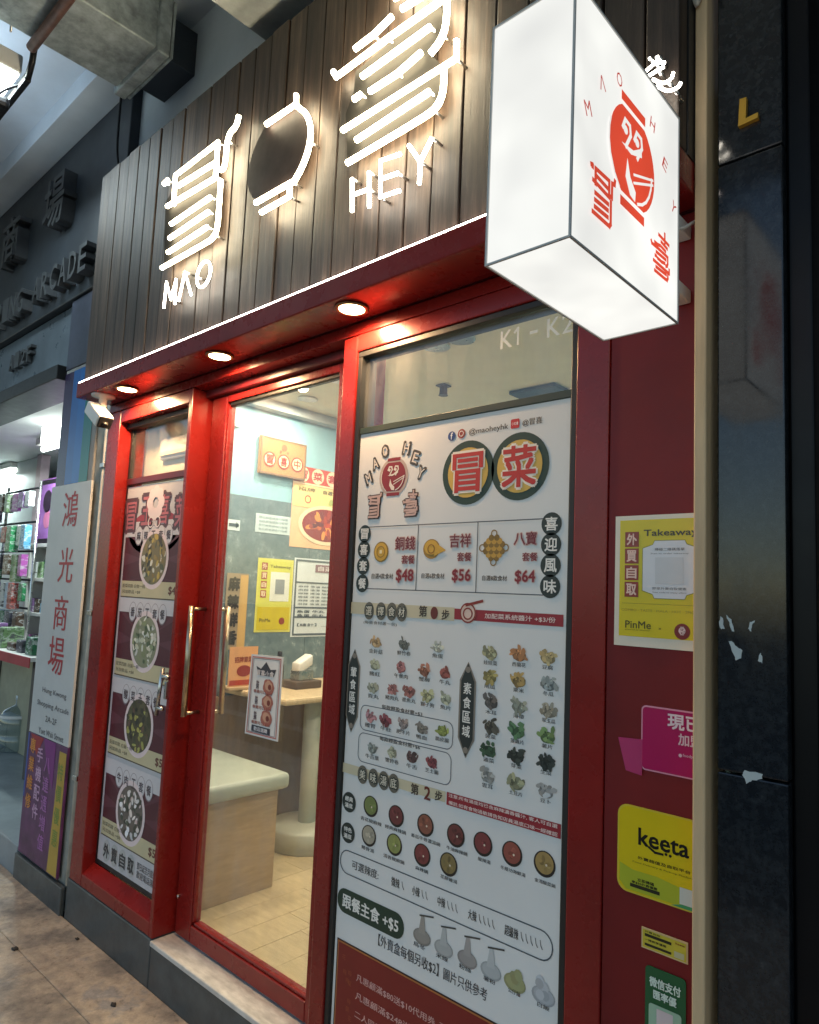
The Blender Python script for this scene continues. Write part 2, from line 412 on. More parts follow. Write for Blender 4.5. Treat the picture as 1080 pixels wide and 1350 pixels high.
# concrete downstand over the sign and the galvanised duct
t = box('concrete_downstand', -2.13, -1.42, -3.0, .05, 3.56, 4.1, CONC, None, .012)
tag(t, 'rough grey concrete beam crossing above the plank sign board', 'beam')
d = thing('air_duct', 'galvanised sheet metal duct hung under the canopy ceiling', 'duct', (-2.96, -.4, 3.8))
box('duct_run', -3.15, -2.775, -2.9, -.13, 3.80, 4.04, DUCTM, d, .006)
box('flange', -3.175, -2.75, -.16, -.105, 3.775, 4.055, DUCTM, d, .008)
box('flange', -3.165, -2.76, -.10, -.085, 3.785, 4.05, DUCTM, d, .004)
box('collar', -3.10, -2.82, -.09, .06, 3.82, 4.03, NAVY, d, .004)
for y in (-.95, -1.75, -2.5): box('seam', -3.158, -2.767, y-.012, y+.012, 3.792, 4.045, DUCTM, d, .003)
for x in (-3.17, -2.755): tube('hanger_rod', [(x, -.6, 4.09), (x, -.6, 3.79)], .005, METAL, d, 6)
p = tube('rusty_pipe', [(-3.16, -.52, 3.765), (-1.2, -.52, 3.765)], .021, pbr('rust_brown_pipe', (.16, .075, .055), .6, var=.35, scale=20), None, 12)
tag(p, 'rust brown pipe running under the galvanised duct', 'pipe')
fl = thing('canopy_light', 'boxy white floodlight hung in a black bracket below the duct', 'light', (-3.4, -.55, 3.7))
box('housing', -4.3, -3.285, -.64, -.51, 3.715, 3.80, WHITEP, fl, .010)
box('diffuser', -4.28, -3.30, -.632, -.518, 3.705, 3.714, FLOOD, fl, .003)
box('front_lens', -4.28, -3.30, -.647, -.641, 3.722, 3.792, emit('frosted_lens', (.85, 1.0, .95), 2.5), fl, .002)
box('bracket', -4.32, -3.255, -.506, -.480, 3.675, 3.712, BLACKP, fl, .005)
tube('bracket_arm', [(-3.262, -.493, 3.69), (-3.20, -.50, 3.735), (-3.17, -.505, 3.80)], .013, BLACKP, fl, 8)
box('ballast', -3.66, -3.40, -.62, -.51, 3.60, 3.655, BLACKP, fl, .02)
tube('wire', smoothpath([(-3.45, -.56, 3.66), (-3.40, -.53, 3.69), (-3.34, -.50, 3.695)]), .006, BLACKP, fl, 6)
lamp('light', 'AREA', (-3.75, -.575, 3.70), 8, (.80, .93, 1.0), fl, (0, 0, 0), size=.9, size_y=.1, shape='RECTANGLE')
lamp('uplight', 'AREA', (-3.85, -.60, 3.806), 1.3, (.72, .87, 1.0), fl, (math.radians(180), 0, 0), size=.9, size_y=.1, shape='RECTANGLE')  # added light that brightens the ceiling; the housing top has no lamp
c = tube('loose_cable', smoothpath([(-3.33, -.06, 4.0), (-3.36, -.05, 3.8), (-3.35, -.05, 3.6), (-3.30, -.04, 3.48)]), .006, BLACKP)
tag(c, 'black cable drooping beside the end of the metal duct', 'cable')

# ================================================================== THE SHOP
XL, XR = -3.29, -.505
shop = thing('shopfront', 'red framed restaurant shopfront with brown plank sign board and glass door', 'shop', (-1.9, .1, 0))
box('plinth', -3.31, -2.536, .0, .16, -.02, .172, PLINTH, shop, .006)
box('plinth', -2.534, -1.60, .0, .16, -.02, .150, PLINTH, shop, .004)
box('plinth', -1.598, -.51, .0, .16, -.02, .172, PLINTH, shop, .006)
sl_ = box('door_sill', -2.534, -1.60, -.006, .10, .151, .170, SILL, shop, .004)
# left bay
box('column', XL, -3.170, 0, .13, .174, 2.292, RED, shop, .004)
box('jamb', -2.556, -2.532, 0, .13, .174, 2.292, RED, shop, .003)
# jamb between door and menu window, right jamb, wall panel
box('jamb', -1.622, -1.560, 0, .13, .174, 2.292, RED, shop, .004)
box('jamb', -.795, -.712, 0, .13, .174, 2.332, RED, shop, .003)
box('wall_panel', -.710, XR, .003, .10, .0, 2.332, REDWALL, shop, .002)
box('header_panel', XL, -.797, .002, .10, 2.296, 2.333, RED, shop, .002)
box('sign_ledge', XL-.01, XR, -.155, -.0, 2.336, 2.405, RED, shop, .004)
box('ledge_backing', XL-.01, XR, .002, .05, 2.336, 3.42, DARKRED, shop, 0)
ls = box('led_strip', XL, XR, -.1535, -.1440, 2.4055, 2.4083, LEDSTRIP, shop, 0)
# planks
x = XL-.02; k = 0
while x < XR-.02:
    w_ = .0975; x1 = min(x+w_, XR)
    g = .0035 + random.random()*.003
    o = box('plank', x+g/2, x1-g/2, -.125+random.uniform(-.0025, .0025), -.085, 2.411, 3.43+random.uniform(-.004, .004), WOOD, shop, .003)
    x = x1; k += 1
box('plank_backing', XL-.02, XR, -.083, .0, 2.407, 3.42, GASKET, shop, 0)

# left window
wl = box('window', -3.169, -2.557, .001, .09, .174, .226, RED, shop, .003)            # bottom rail
mesh('sloped_bead', [(-3.169, .004, .227), (-2.557, .004, .227), (-2.557, .052, .262), (-3.169, .052, .262), (-3.169, .052, .227), (-2.557, .052, .227)],
     [(0, 1, 2, 3), (0, 4, 5, 1), (0, 3, 4), (1, 5, 2), (3, 2, 5, 4)], RED, wl)
box('top_rail', -3.169, -2.557, .001, .09, 2.235, 2.292, RED, wl, .003)
box('gasket', -3.169, -2.557, .035, .075, 2.21, 2.234, GASKET, wl, .002)
box('gasket', -3.169, -3.148, .056, .075, .228, 2.209, GASKET, wl, .002)
box('gasket', -2.580, -2.558, .05, .075, .228, 2.209, DARKRED, wl, .002)
box('gasket', -3.147, -2.581, .054, .075, .263, .285, GASKET, wl, .002)
box('transom_bar', -3.147, -2.581, .045, .078, 1.945, 1.975, DARKRED, wl, .003)
box('pane', -3.147, -2.581, .063, .069, .286, 1.944, PANE, wl, 0)
box('pane', -3.147, -2.581, .063, .069, 1.976, 2.209, PANE, wl, 0)
# small latch on the window
lt = thing('window_lock', 'small steel bar lock screwed over the bowl poster beside the door', 'lock', (-2.6, .02, 1.1))
a, b = onY(222, 888, .01), onY(214, 940, .01)
tube('bar', [(a.x-.02, -.004, a.z+.02), (b.x-.02, -.004, b.z-.01)], .008, METAL, lt, 8)
tube('bolt', [(a.x-.02, -.004, a.z-.01), (a.x+.03, -.006, a.z-.01)], .008, METAL, lt, 8)
tube('bolt', [(b.x-.02, -.004, b.z+.02), (b.x+.03, -.006, b.z+.02)], .008, METAL, lt, 8)
box('strike', a.x+.008, a.x+.022, -.008, .006, b.z+.06, a.z-.03, METAL, lt, .002)

# menu window
wm = box('window', -1.559, -.797, .001, .09, 2.240, 2.294, RED, shop, .003)           # top rail
box('gasket', -1.559, -.797, .006, .07, 2.222, 2.239, GASKET, wm, .002)
box('gasket', -1.559, -1.541, .006, .07, .19, 2.221, GASKET, wm, .002)
box('gasket', -.812, -.797, .006, .07, .19, 2.221, GASKET, wm, .002)
box('bottom_rail', -1.559, -.797, .001, .09, .174, .188, RED, wm, .002)
box('pane', -1.5405, -.8125, .024, .030, .19, 2.2215, PANE, wm, 0)

# door: stile front at y .083
dr = box('door', -2.515, -2.410, .083, .125, .178, 2.262, RED, shop, .004)            # left stile
box('bead', -2.409, -2.398, .088, .120, .250, 2.222, RED, dr, .003)
box('right_stile', -1.735, -1.63, .083, .125, .178, 2.262, RED, dr, .004)
box('bottom_rail', -2.409, -1.736, .083, .125, .178, .238, RED, dr, .004)
box('bottom_bead', -2.397, -1.736, .090, .120, .239, .250, RED, dr, .003)
box('top_rail', -2.409, -1.736, .083, .125, 2.232, 2.262, RED, dr, .004)
box('gasket', -2.397, -1.736, .092, .118, 2.218, 2.231, GASKET, dr, .002)
box('pane', -2.397, -1.736, .101, .107, .251, 2.217, DOORPANE, dr, 0)
box('door_head', -2.531, -1.623, .06, .13, 2.264, 2.295, DARKRED, shop, .003)
for yy, xx, nm in ((.02, -2.455, 'outer'), (.165, -2.43, 'inner')):
    hz0, hz1 = 1.0, 1.42
    bmh = bmesh.new()
    addtube(bmh, [(xx, yy, hz0), (xx, yy, hz1)], .011, 12)
    for z in (hz0+.012, hz1-.012): addtube(bmh, [(xx, yy, z), (xx, .084 if yy < .1 else .124, z)], .007, 8)
    from_bm('handle', bmh, BRASS, dr, True)
for px, py in ((222, 1167), (236, 1181)):
    q = onY(px, py, .082)
    tube('screw', [(q.x, .074, q.z), (q.x, .0835, q.z)], .006, METAL, dr, 10)

# trim strip, granite pillar, dark doorway on the right
t = box('corner_batten', -.503, -.479, -.055, .06, -.15, 3.45, TRIM, None, .003); tag(t, 'pale timber batten between red wall and black granite pillar', 'batten')
t2 = thing('batten_cap', 'crumpled pale cap on top of the timber batten', 'cap', (-.495, -.06, 2.7))
bm2 = bmesh.new(); bmesh.ops.create_icosphere(bm2, subdivisions=3, radius=1)
for v in bm2.verts:
    n_ = .85+.3*math.sin(v.co.x*5+v.co.z*4)*math.cos(v.co.y*4)
    v.co = Vector((-.492+v.co.x*.03*n_, -.062+v.co.y*.02*n_, 2.80+v.co.z*.055*n_))
from_bm('wad', bm2, pbr('old_foam', (.5, .45, .38), .8, bump=.4), t2, True)
gr = thing('granite_pillar', 'polished black granite pillar with a gold letter L and torn paper', 'pillar', (-.4, 0, 0))
GY = -.03
box('slab', -.466, -.345, GY, .3, -.15, 1.195, GRANITE, gr, .003)
box('slab', -.466, -.345, GY, .3, 1.199, 2.39, GRANITE, gr, .003)
box('slab', -.466, -.345, GY, .3, 2.394, 3.6, GRANITE, gr, .003)
gl = Ink('Y', GY-.001)
LP = [(975, 171), (978, 135), (984, 134), (984, 161), (999, 157), (998, 163)]
LP = [gl.uv(*q) for q in ((975, 170), (1001, 158), (1001, 151), (985, 159), (986, 131), (977, 134))]
vs = [(u, GY-.010, v) for u, v in LP]+[(u, GY+.0, v) for u, v in LP]
n_ = 6
mesh('letter', vs, [tuple(range(n_))]+[tuple(range(2*n_-1, n_-1, -1))]+[((i+1) % n_, i, n_+i, n_+(i+1) % n_) for i in range(n_)],
     pbr('gold_letter', (.62, .34, .04), .3, metal=.5, var=.1), gr)
for pts in ([(949, 812), (953, 815), (955, 828), (951, 830), (948, 822)], [(958, 811), (964, 816), (968, 832), (965, 833), (961, 820)], [(986, 829), (989, 820), (995, 818), (992, 825), (990, 833)],
            [(960, 845), (965, 846), (972, 853), (979, 858), (977, 867), (970, 871), (968, 864)], [(1000, 872), (1002, 861), (1004, 862), (1005, 874)], [(979, 1022), (982, 1016), (1005, 1020), (1005, 1027), (992, 1029), (985, 1033)]):
    k = Ink('Y', GY-.0005); rag = []
    for a, b in zip(pts, pts[1:]+pts[:1]):
        for f in (0, .3, .62): rag.append((a[0]*(1-f)+b[0]*f+random.uniform(-.9, .9), a[1]*(1-f)+b[1]*f+random.uniform(-1, 1)))
    k.poly([k.uv(*q) for q in rag], (.50, .55, .55), 1); k.build('torn_paper', gr)
dk = thing('dark_doorway', 'unlit black metal door beyond the granite pillar', 'door', (-.1, .2, 0))
box('leaf', -.30, .7, .16, .2, -.1, 2.9, BLACKP, dk, .004)
box('frame', -.344, -.302, -.005, .2, -.1, 3.6, pbr('black_frame', (.003, .003, .004), .35, spec=.2), dk, .004)
box('stile', -.262, -.250, .145, .16, -.1, 2.9, BLACKP, dk, .003)
box('head', -.30, .7, .1, .2, 2.902, 3.6, BLACKP, dk, .004)
tube('handle', [(-.285, .13, 1.30), (-.16, .13, 1.295)], .008, NAVY, dk, 8)

# ================================================================== NEON SIGNS
NY = -.165
def zf(ox, oy, f): return lambda x, y: (ox+x*f, oy+y*f)
def npath(zm, pts, y=NY):
    out = []
    for q in pts: p = onY(*zm(*q), y); out.append((p.x, y, p.z))
    return out
def neon(name, label, zm, strokes, r, mat, smooth=(), plate=None, group=None):
    allp = [npath(zm, s) for s in strokes]
    c = allp[0][0]; t = thing(name, label, 'neon sign', (c[0], -.126, min(p[2] for s in allp for p in s)), group)
    for i, s in enumerate(allp):
        if i in smooth: s = smoothpath(s, 2)
        tube('light_tube', s, r, mat, t, 10)
        m = s[len(s)//2]; tube('standoff', [(m[0], NY+r*.6, m[2]), (m[0], -.122, m[2])], .004, METAL, t, 6)
    if plate:
        pp = npath(zm, plate, -.146); n = len(pp)
        vs = pp+[(a, -.141, c) for a, b, c in pp]
        mesh('back_plate', vs, [tuple(range(n))]+[tuple(range(2*n-1, n-1, -1))]+[((i+1) % n, i, n+i, n+(i+1) % n) for i in range(n)], PLATE, t)
    return t
PLATE = pbr('grey_acrylic', (.030, .028, .025), .8, spec=.05)
POT = pbr('dark_pot_plate', (.020, .013, .012), .6, spec=.12, var=.4, scale=14)
z4 = zf(200, 130, 140/652); z5 = zf(320, 100, 110/742); z6 = zf(430, 0, 190/884); z3 = zf(840, 0, .2222)
MAO = [[(75, 525), (98, 500), (96, 525)], [(135, 655), (147, 472), (408, 268), (392, 488)], [(165, 535), (385, 398)], [(95, 662), (400, 482)],
       [(535, 105), (522, 170), (467, 225), (450, 425), (425, 440)], [(425, 500), (415, 650), (405, 800), (375, 862), (300, 905), (62, 1040)],
       [(120, 770), (362, 605)], [(110, 858), (350, 695)], [(100, 945), (342, 788)]]
HEYC = [[(465, 55), (640, -55)], [(178, 300), (290, 215), (405, 100)], [(45, 440), (62, 472), (380, 235), (705, 5)], [(742, -20), (738, 150), (705, 250), (640, 330)],
        [(220, 470), (640, 165)], [(268, 562), (440, 450), (585, 322)], [(170, 610), (215, 578)], [(100, 800), (800, 358), (800, 250)],
        [(722, 415), (722, 560), (680, 665), (560, 745), (130, 1000)], [(185, 860), (635, 562)],
        [(330, -60), (790, -390)], [(420, -10), (700, -190)], [(590, -420), (585, -130)]]
neon('neon_character', 'white neon Chinese character with slanting bars above the letters MAO', z4, MAO, .0082, NEON, (4, 5),
     [(85, 640), (130, 560), (150, 480), (400, 290), (405, 480), (420, 520), (400, 810), (370, 850), (75, 1020)])
M4 = [[(75, 1285), (92, 1125), (118, 1235), (150, 1110), (142, 1262)], [(165, 1245), (205, 1065), (243, 1205)],
      [(320+42*math.cos(a)-8*math.sin(a), 1078+78*math.sin(a)-18*math.cos(a)) for a in [k*PI/8 for k in range(17)]]]
neon('neon_lettering', 'small glowing MAO letters under the slanting neon character', z4, M4, .0045, NEONW, ())
pot = neon('neon_pot', 'dark round pot emblem edged with white neon between two characters', z5,
     [[(210, 432), (478, 250), (476, 170)], [(490, 275), (575, 340), (612, 480), (590, 650), (530, 815), (458, 940)], [(115, 1130), (440, 945)], [(165, 1215), (415, 1072), (418, 975)]], .0082, NEON, (1,))
pp = npath(z5, smoothpath([(200, 450), (110, 620), (40, 850), (45, 1000), (100, 1105), (280, 1030), (450, 935), (545, 780), (600, 600), (595, 430), (540, 320), (480, 275), (340, 350), (200, 450)], 1), -.150); n = len(pp)
mesh('pot_plate', pp+[(a, -.143, c) for a, b, c in pp], [tuple(range(n))]+[tuple(range(2*n-1, n-1, -1))]+[((i+1) % n, i, n+i, n+(i+1) % n) for i in range(n)], POT, pot)
neon('neon_character', 'white neon Chinese character with stacked bars above the letters HEY', z6, HEYC, .0082, NEON, (3, 8),
     [(120, 700), (170, 560), (180, 440), (560, 120), (700, 20), (735, 150), (640, 330), (720, 410), (720, 560), (680, 650), (560, 740), (130, 980)])
HY = [[(160, 1298), (160, 1095)], [(265, 1270), (265, 1055)], [(165, 1195), (262, 1160)], [(455, 945), (335, 985), (332, 1208), (450, 1170)], [(338, 1098), (440, 1062)],
      [(508, 892), (578, 992), (572, 1128)], [(578, 992), (650, 845)]]
neon('neon_lettering', 'small glowing HEY letters under the stacked neon character', z6, HY, .0055, NEONW, ())
neon('neon_steam', 'curled white neon marks on planks behind the hanging lightbox', z3,
     [[(70, 352), (80, 345)], [(112, 345), (128, 336)], [(55, 420), (110, 370), (165, 372)], [(70, 450), (125, 415), (160, 395)], [(95, 470), (150, 500), (205, 470), (215, 430)], [(120, 510), (180, 545), (245, 520), (260, 490)]], .0030, NEONW, (4, 5))

# ================================================================== HANGING LIGHTBOX
bx0, bx1, by0, by1, bz0, bz1 = -.613, -.470, -.600, -.222, 2.000, 2.388
lb = thing('hanging_lightbox', 'white square lightbox sign with orange red pot emblem hung over the entrance', 'lightbox', (-.54, -.41, bz0))
WH = '#f6f6f2'
e_ = .0025
for nm, P in (('side_panel', [(bx0, by0+e_, bz0+e_), (bx0, by0+e_, bz1-e_), (bx0, by1-e_, bz1-e_), (bx0, by1-e_, bz0+e_)]),
              ('end_panel', [(bx0+e_, by0, bz0+e_), (bx1-e_, by0, bz0+e_), (bx1-e_, by0, bz1-e_), (bx0+e_, by0, bz1-e_)]),
              ('print_panel', [(bx1, by0+e_, bz0+e_), (bx1, by1-e_, bz0+e_), (bx1, by1-e_, bz1-e_), (bx1, by0+e_, bz1-e_)]),
              ('bottom_panel', [(bx0+e_, by0+e_, bz0), (bx0+e_, by1-e_, bz0), (bx1-e_, by1-e_, bz0), (bx1-e_, by0+e_, bz0)]),
              ('top_panel', [(bx0+e_, by0+e_, bz1), (bx1-e_, by0+e_, bz1), (bx1-e_, by1-e_, bz1), (bx0+e_, by1-e_, bz1)]),
              ('back_panel', [(bx0+e_, by1, bz0+e_), (bx0+e_, by1, bz1-e_), (bx1-e_, by1, bz1-e_), (bx1-e_, by1, bz0+e_)])):
    m_ = Ink('Y', 0); m_.v = list(P); m_.f = [[0, 1, 2, 3]]; m_.c = [lin(WH)]
    m_.build(nm, lb, LAMPBOX)
bmf = bmesh.new()
EDG = pbr('lightbox_edge', (.55, .55, .53), .5)
q = .0016
for x in (bx0, bx1):
    for y in (by0, by1): addbox(bmf, x-q, x+q, y-q, y+q, bz0-q, bz1+q)
    for z in (bz0, bz1): addbox(bmf, x-q*.98, x+q*.98, by0, by1, z-q*.98, z+q*.98)
for y in (by0, by1):
    for z in (bz0, bz1): addbox(bmf, bx0, bx1, y-q*.96, y+q*.96, z-q*.96, z+q*.96)
from_bm('edge_frame', bmf, EDG, lb)
for z in (2.285, 2.145):
    box('bracket', -.560, -.530, by1+.002, .002, z-.014, z+.014, WHITEP, lb, .003)
tube('cable', smoothpath([(-.54, by1+.005, 2.30), (-.53, -.16, 2.235), (-.52, -.1, 2.24), (-.512, -.0, 2.31)], 2), .0035, WHITEP, lb, 8)
# print on the face towards the right
zl = zf(750, 60, 160/635)
K = Ink('X', bx1+.0008, .0006); OR = '#e2482a'; MR = '#c43a2c'
c0 = K.uv(*zl(335, 597)); R_ = (K.uv(*zl(335, 372))[1]-K.uv(*zl(335, 812))[1])/2*1.18
def logo(K, c, R, col, paper, L=1, letters=True, lc=None):
    """round pot emblem: bars above and below, swirl eyes, chopsticks"""
    ptsl = []
    for k in range(36):
        a = 2*PI*k/36; ptsl.append((c[0]+R*math.cos(a)*.98, c[1]+max(-.86, min(.86, math.sin(a)))*R))
    K.poly(ptsl, col, L)
    K.rect(c[0]-.52*R, c[1]+.95*R, c[0]+.52*R, c[1]+1.14*R, col, L)
    K.rect(c[0]-.52*R, c[1]-1.14*R, c[0]+.52*R, c[1]-.95*R, col, L)
    K.line([(c[0]+1.0*R*math.cos(a), c[1]+1.0*R*math.sin(a)) for a in [math.radians(g) for g in (-200, -190, -175, -160, -140, -125)]], R*.05, paper, L+.4)
    w = R*.085
    for ox in (-.48, .02):
        K.line([(c[0]+(ox+.02)*R, c[1]+.42*R), (c[0]+(ox+.12)*R, c[1]+.62*R), (c[0]+(ox+.32)*R, c[1]+.60*R), (c[0]+(ox+.36)*R, c[1]+.42*R), (c[0]+(ox+.16)*R, c[1]+.10*R)], w, paper, L+.5)
        K.ell((c[0]+(ox+.14)*R, c[1]+.42*R), R*.09, paper, L+.7, 10)
    K.poly([(c[0]-.5*R, c[1]+.10*R), (c[0]-.1*R, c[1]+.05*R), (c[0]+.38*R, c[1]+.22*R), (c[0]+.35*R, c[1]+.40*R), (c[0]+.0*R, c[1]+.18*R)], paper, L+.6)
    for s_ in (0, .17): K.line([(c[0]+.02*R, c[1]-(.30+s_)*R), (c[0]+.92*R, c[1]+(.02-s_*.6)*R)], R*.05, paper, L+.5, joint=False)
    K.poly([(c[0]-.25*R, c[1]-.1*R), (c[0]-.12*R, c[1]-.42*R), (c[0]+.12*R, c[1]-.62*R), (c[0]+.1*R, c[1]-.82*R), (c[0]-.12*R, c[1]-.78*R), (c[0]-.32*R, c[1]-.5*R)], paper, L+.6)
    K.line([(c[0]+.84*R*math.cos(a), c[1]+.84*R*math.sin(a)) for a in [math.radians(g) for g in (-75, -60, -45, -30, -15, 0)]], R*.06, paper, L+.55)
logo(K, c0, R_, OR, WH)
for ch, q in (('M', (97, 330)), ('Λ', (172, 198)), ('O', (262, 180)), ('H', (435, 415)), ('E', (500, 625)), ('Y', (545, 848))):
    u, v = K.uv(*zl(*q)); K.text(ch, u-.0095, u+.0095, v, .022, MR, 2, 0, (c0[0]-u)*3.0)
def charstrokes(K, which, zm, u0, u1, v0, v1, w, col, L):
    P = [[(onY(*zm(*q), NY).x, onY(*zm(*q), NY).z) for q in s] for s in which]
    xs = [a for s in P for a, b in s]; zs = [b for s in P for a, b in s]
    for s in P:
        K.line([(u0+(a-min(xs))/(max(xs)-min(xs))*(u1-u0), v0+(b-min(zs))/(max(zs)-min(zs))*(v1-v0)) for a, b in s], w, col, L); L += .15
u, v = K.uv(*zl(175, 790)); charstrokes(K, MAO, z4, u-.037, u+.037, v-.038, v+.042, .0075, OR, 2)
u, v = K.uv(*zl(475, 1092)); charstrokes(K, HEYC, z6, u-.037, u+.037, v-.038, v+.042, .0065, OR, 2)
K.build('emblem_print', lb, BACKLIT)

# ================================================================== DOWNLIGHTS + CCTV
for i, X_ in enumerate((-2.932, -2.205, -1.497)):
    lab = ('recessed warm downlight in red soffit above the bowl poster window', 'recessed warm downlight in red soffit above the glass door', 'recessed warm downlight in red soffit above the menu window')[i]
    t = thing('soffit_downlight', lab, 'downlight', (X_, -.086, 2.335), 'downlights under the red soffit')
    lathe('trim_ring', [(.038, 0), (.049, -.002), (.051, -.005), (.047, -.008), (.040, -.007), (.0395, -.004)], (X_, -.086, 2.336), pbr('downlight_ring', (.35, .18, .08), .35, metal=.6) if i == 0 else MATS['downlight_ring'], t)
    lathe('bulb', [(.038, -.001), (.038, -.0055)], (X_, -.086, 2.335), BULB, t)
    lamp('light', 'SPOT', (X_, -.086, 2.320), 22, (1.0, .60, .30), t, (0, 0, 0), spot_size=math.radians(172), spot_blend=.35, shadow_soft_size=.025)
cv = thing('security_camera', 'small white box security camera on the red soffit corner', 'camera', (-3.13, -.1, 2.335))
lathe('mount', [(.05, 0), (.05, -.008), (.018, -.014), (.016, -.05)], (-3.135, -.10, 2.335), WHITEP, cv, 20)
Mc = Matrix.Translation((-3.105, -.125, 2.235)) @ Matrix.Rotation(math.radians(92), 4, 'Z') @ Matrix.Rotation(math.radians(34), 4, 'X')
box('housing', -.034, .034, -.075, .075, -.030, .030, WHITEP, cv, .008, Mc)
box('lens_hood', -.030, .030, -.083, -.0755, -.026, .026, BLACKP, cv, .003, Mc)
tube('neck', [(-3.135, -.10, 2.30), (-3.12, -.10, 2.245)], .012, WHITEP, cv, 10)
lathe('lens', [(.012, -.006), (.012, .006)], (-3.035, -.124, 2.183), GASKET, cv, 14)

# scraps on the pavement
for px, py, lab, r_ in ((20, 1251, 'small dark scrap of litter on the pavement by the arcade step', .016), (102, 1238, 'tiny brown litter flake on the pavement near the grey plinth', .010), (150, 1325, 'flat dark gum spot on the pavement in front of the plinth', .014)):
    q = onZ(px, py, .0015); bmq = bmesh.new(); bmesh.ops.create_icosphere(bmq, subdivisions=2, radius=1)
    for v in bmq.verts:
        k = 1+.35*math.sin(v.co.x*4+px)*math.cos(v.co.y*5); v.co = Vector((q.x+v.co.x*r_*k, q.y+v.co.y*r_*.7*k, .003+v.co.z*.004*k))
    tag(from_bm('litter', bmq, pbr('litter_%d' % px, (.03, .026, .022), .8), None, True), lab, 'litter')

# ================================================================== BIG MENU BOARD
MY = .014
mb = thing('menu_board', 'tall white hotpot menu board covering the right window with priced sets', 'menu board', (-1.18, MY, .19))
mbx0, mbx1, mbz1 = -1.5385, -.8145, 1.978
box('board', mbx0, mbx1, MY, MY+.005, .192, mbz1, pbr('white_board', (.72, .72, .70), .38, var=.05, scale=2), mb, .001)
bmf = bmesh.new(); GRN = pbr('dark_green_frame', (.030, .045, .028), .4)
addbox(bmf, mbx0, mbx1, MY-.004, MY+.006, mbz1+.0005, mbz1+.019, .001)
addbox(bmf, mbx1+.0003, mbx1+.0015+.0005, MY-.004, MY+.006, .192, mbz1+.019)
from_bm('frame', bmf, GRN, mb)
DK, MRN, GOLD, PAPER, GREEN, BEIGE = '#24302c', '#8a1f2c', '#d9a93a', '#efece4', '#1d3a2c', '#cfc5a6'
zA = zf(450, 400, .32407); zB = zf(450, 660, .2963); zC = zf(440, 830, .2963); zD = zf(430, 1030, .30556)
def mk(): return Ink('Y', MY-.0004)
# heading
K = mk()
c = K.uv(*zA(213, 705)); R_ = (K.uv(*zA(213, 640))[1]-K.uv(*zA(213, 775))[1])/2
K.ell(c, R_*1.18, '#b9a79d', .6); logo(K, c, R_, MRN, '#e6dcd2', 1)
for ch, q in (('M', (112, 712)), ('A', (140, 652)), ('O', (180, 602)), ('H', (267, 590)), ('E', (303, 628)), ('Y', (325, 690))):
    u, v = K.uv(*zA(*q)); K.text(ch, u-.013, u+.013, v, .036, '#4a4540', 1, .10, (c[0]-u)*4); K.text(ch, u-.009, u+.009, v, .028, '#e0d6cc', 2, .02, (c[0]-u)*4)
for st, zm, q in ((MAO, z4, (137, 825)), (HEYC, z6, (283, 815))):
    u, v = K.uv(*zA(*q)); charstrokes(K, st, zm, u-.026, u+.026, v-.032, v+.036, .013, '#4a3a38', 1); charstrokes(K, st, zm, u-.026, u+.026, v-.032, v+.036, .006, '#c9a9a0', 3.2)
K.build('emblem', mb)
K = mk()
for q, ry, ch in (((515, 688), 130, '冒'), ((725, 662), 138, '菜')):
    c = K.uv(*zA(*q)); r = (K.uv(*zA(q[0], q[1]-ry))[1]-K.uv(*zA(q[0], q[1]+ry))[1])/2
    K.ell(c, r, GREEN, 1, 40); K.ell(c, r*.78, '#d8b04e', 2, 36)
    h = r*1.22; K.text(ch, c[0]-h*.47, c[0]+h*.47, c[1], h, '#f4e9d8', 3, .075); K.text(ch, c[0]-h*.47, c[0]+h*.47, c[1], h*.97, '#c22a22', 4, .03)
K.build('dish_name_roundel', mb)
K = mk()
u, v = K.uv(*zA(450, 540)); K.ell((u, v), .013, '#2b4a86', 1); K.text('f', u-.003, u+.004, v, .018, '#f0f0f0', 2, .03)
u, v = K.uv(*zA(490, 530)); K.ell((u, v), .013, '#a3463a', 1); K.ring((u, v), .008, .002, '#f0e8e0', 2, 14)
K.ptext('@maoheyhk', zA(520, 527), zA(680, 500), 9.5, '#3a3a38', 1, .012)
u, v = K.uv(*zA(708, 489)); K.rrect(u-.013, v-.012, u+.013, v+.012, .004, '#c9282d', 1); K.text('小紅書', u-.010, u+.010, v, .008, '#ffffff', 2)
K.ptext('@冒喜', zA(738, 488), zA(818, 474), 10, '#3a3a38', 1, .012)
K.build('social_handles', mb)
# price table
K = mk()
def L(K, a, b, w, col, l=1): K.line([K.uv(*a), K.uv(*b)], w, col, l)
LN = '#4a5560'
tl, tr, br_, bl = [K.uv(*zB(*q)) for q in ((115, 120), (915, 78), (905, 415), (100, 395))]
zt = (tl[1]+tr[1])/2; zb = (br_[1]+bl[1])/2
K.line([(tl[0], zt), (tr[0], zt)], .0025, LN, 1); K.line([(bl[0], zb), (br_[0], zb)], .0025, LN, 1)
for q in ((338, 250), (604, 250)): u = K.uv(*zB(*q))[0]; K.line([(u, zb), (u, zt)], .0025, LN, 1)
for chs, qs in (('冒喜套餐', [(105, 148), (102, 218), (98, 290), (95, 368)]), ('喜迎風味', [(937, 103), (933, 195), (932, 288), (930, 382)])):
    us = [K.uv(*zB(*q)) for q in qs]; rr_ = abs(us[0][1]-us[1][1])*.56; um = sum(a[0] for a in us)/4
    for ch, a in zip(chs, us):
        K.ell((um, a[1]), rr_, DK, 1.5, 24); K.text(ch, um-rr_*.6, um+rr_*.6, a[1], rr_*1.15, PAPER, 2.2, .03)
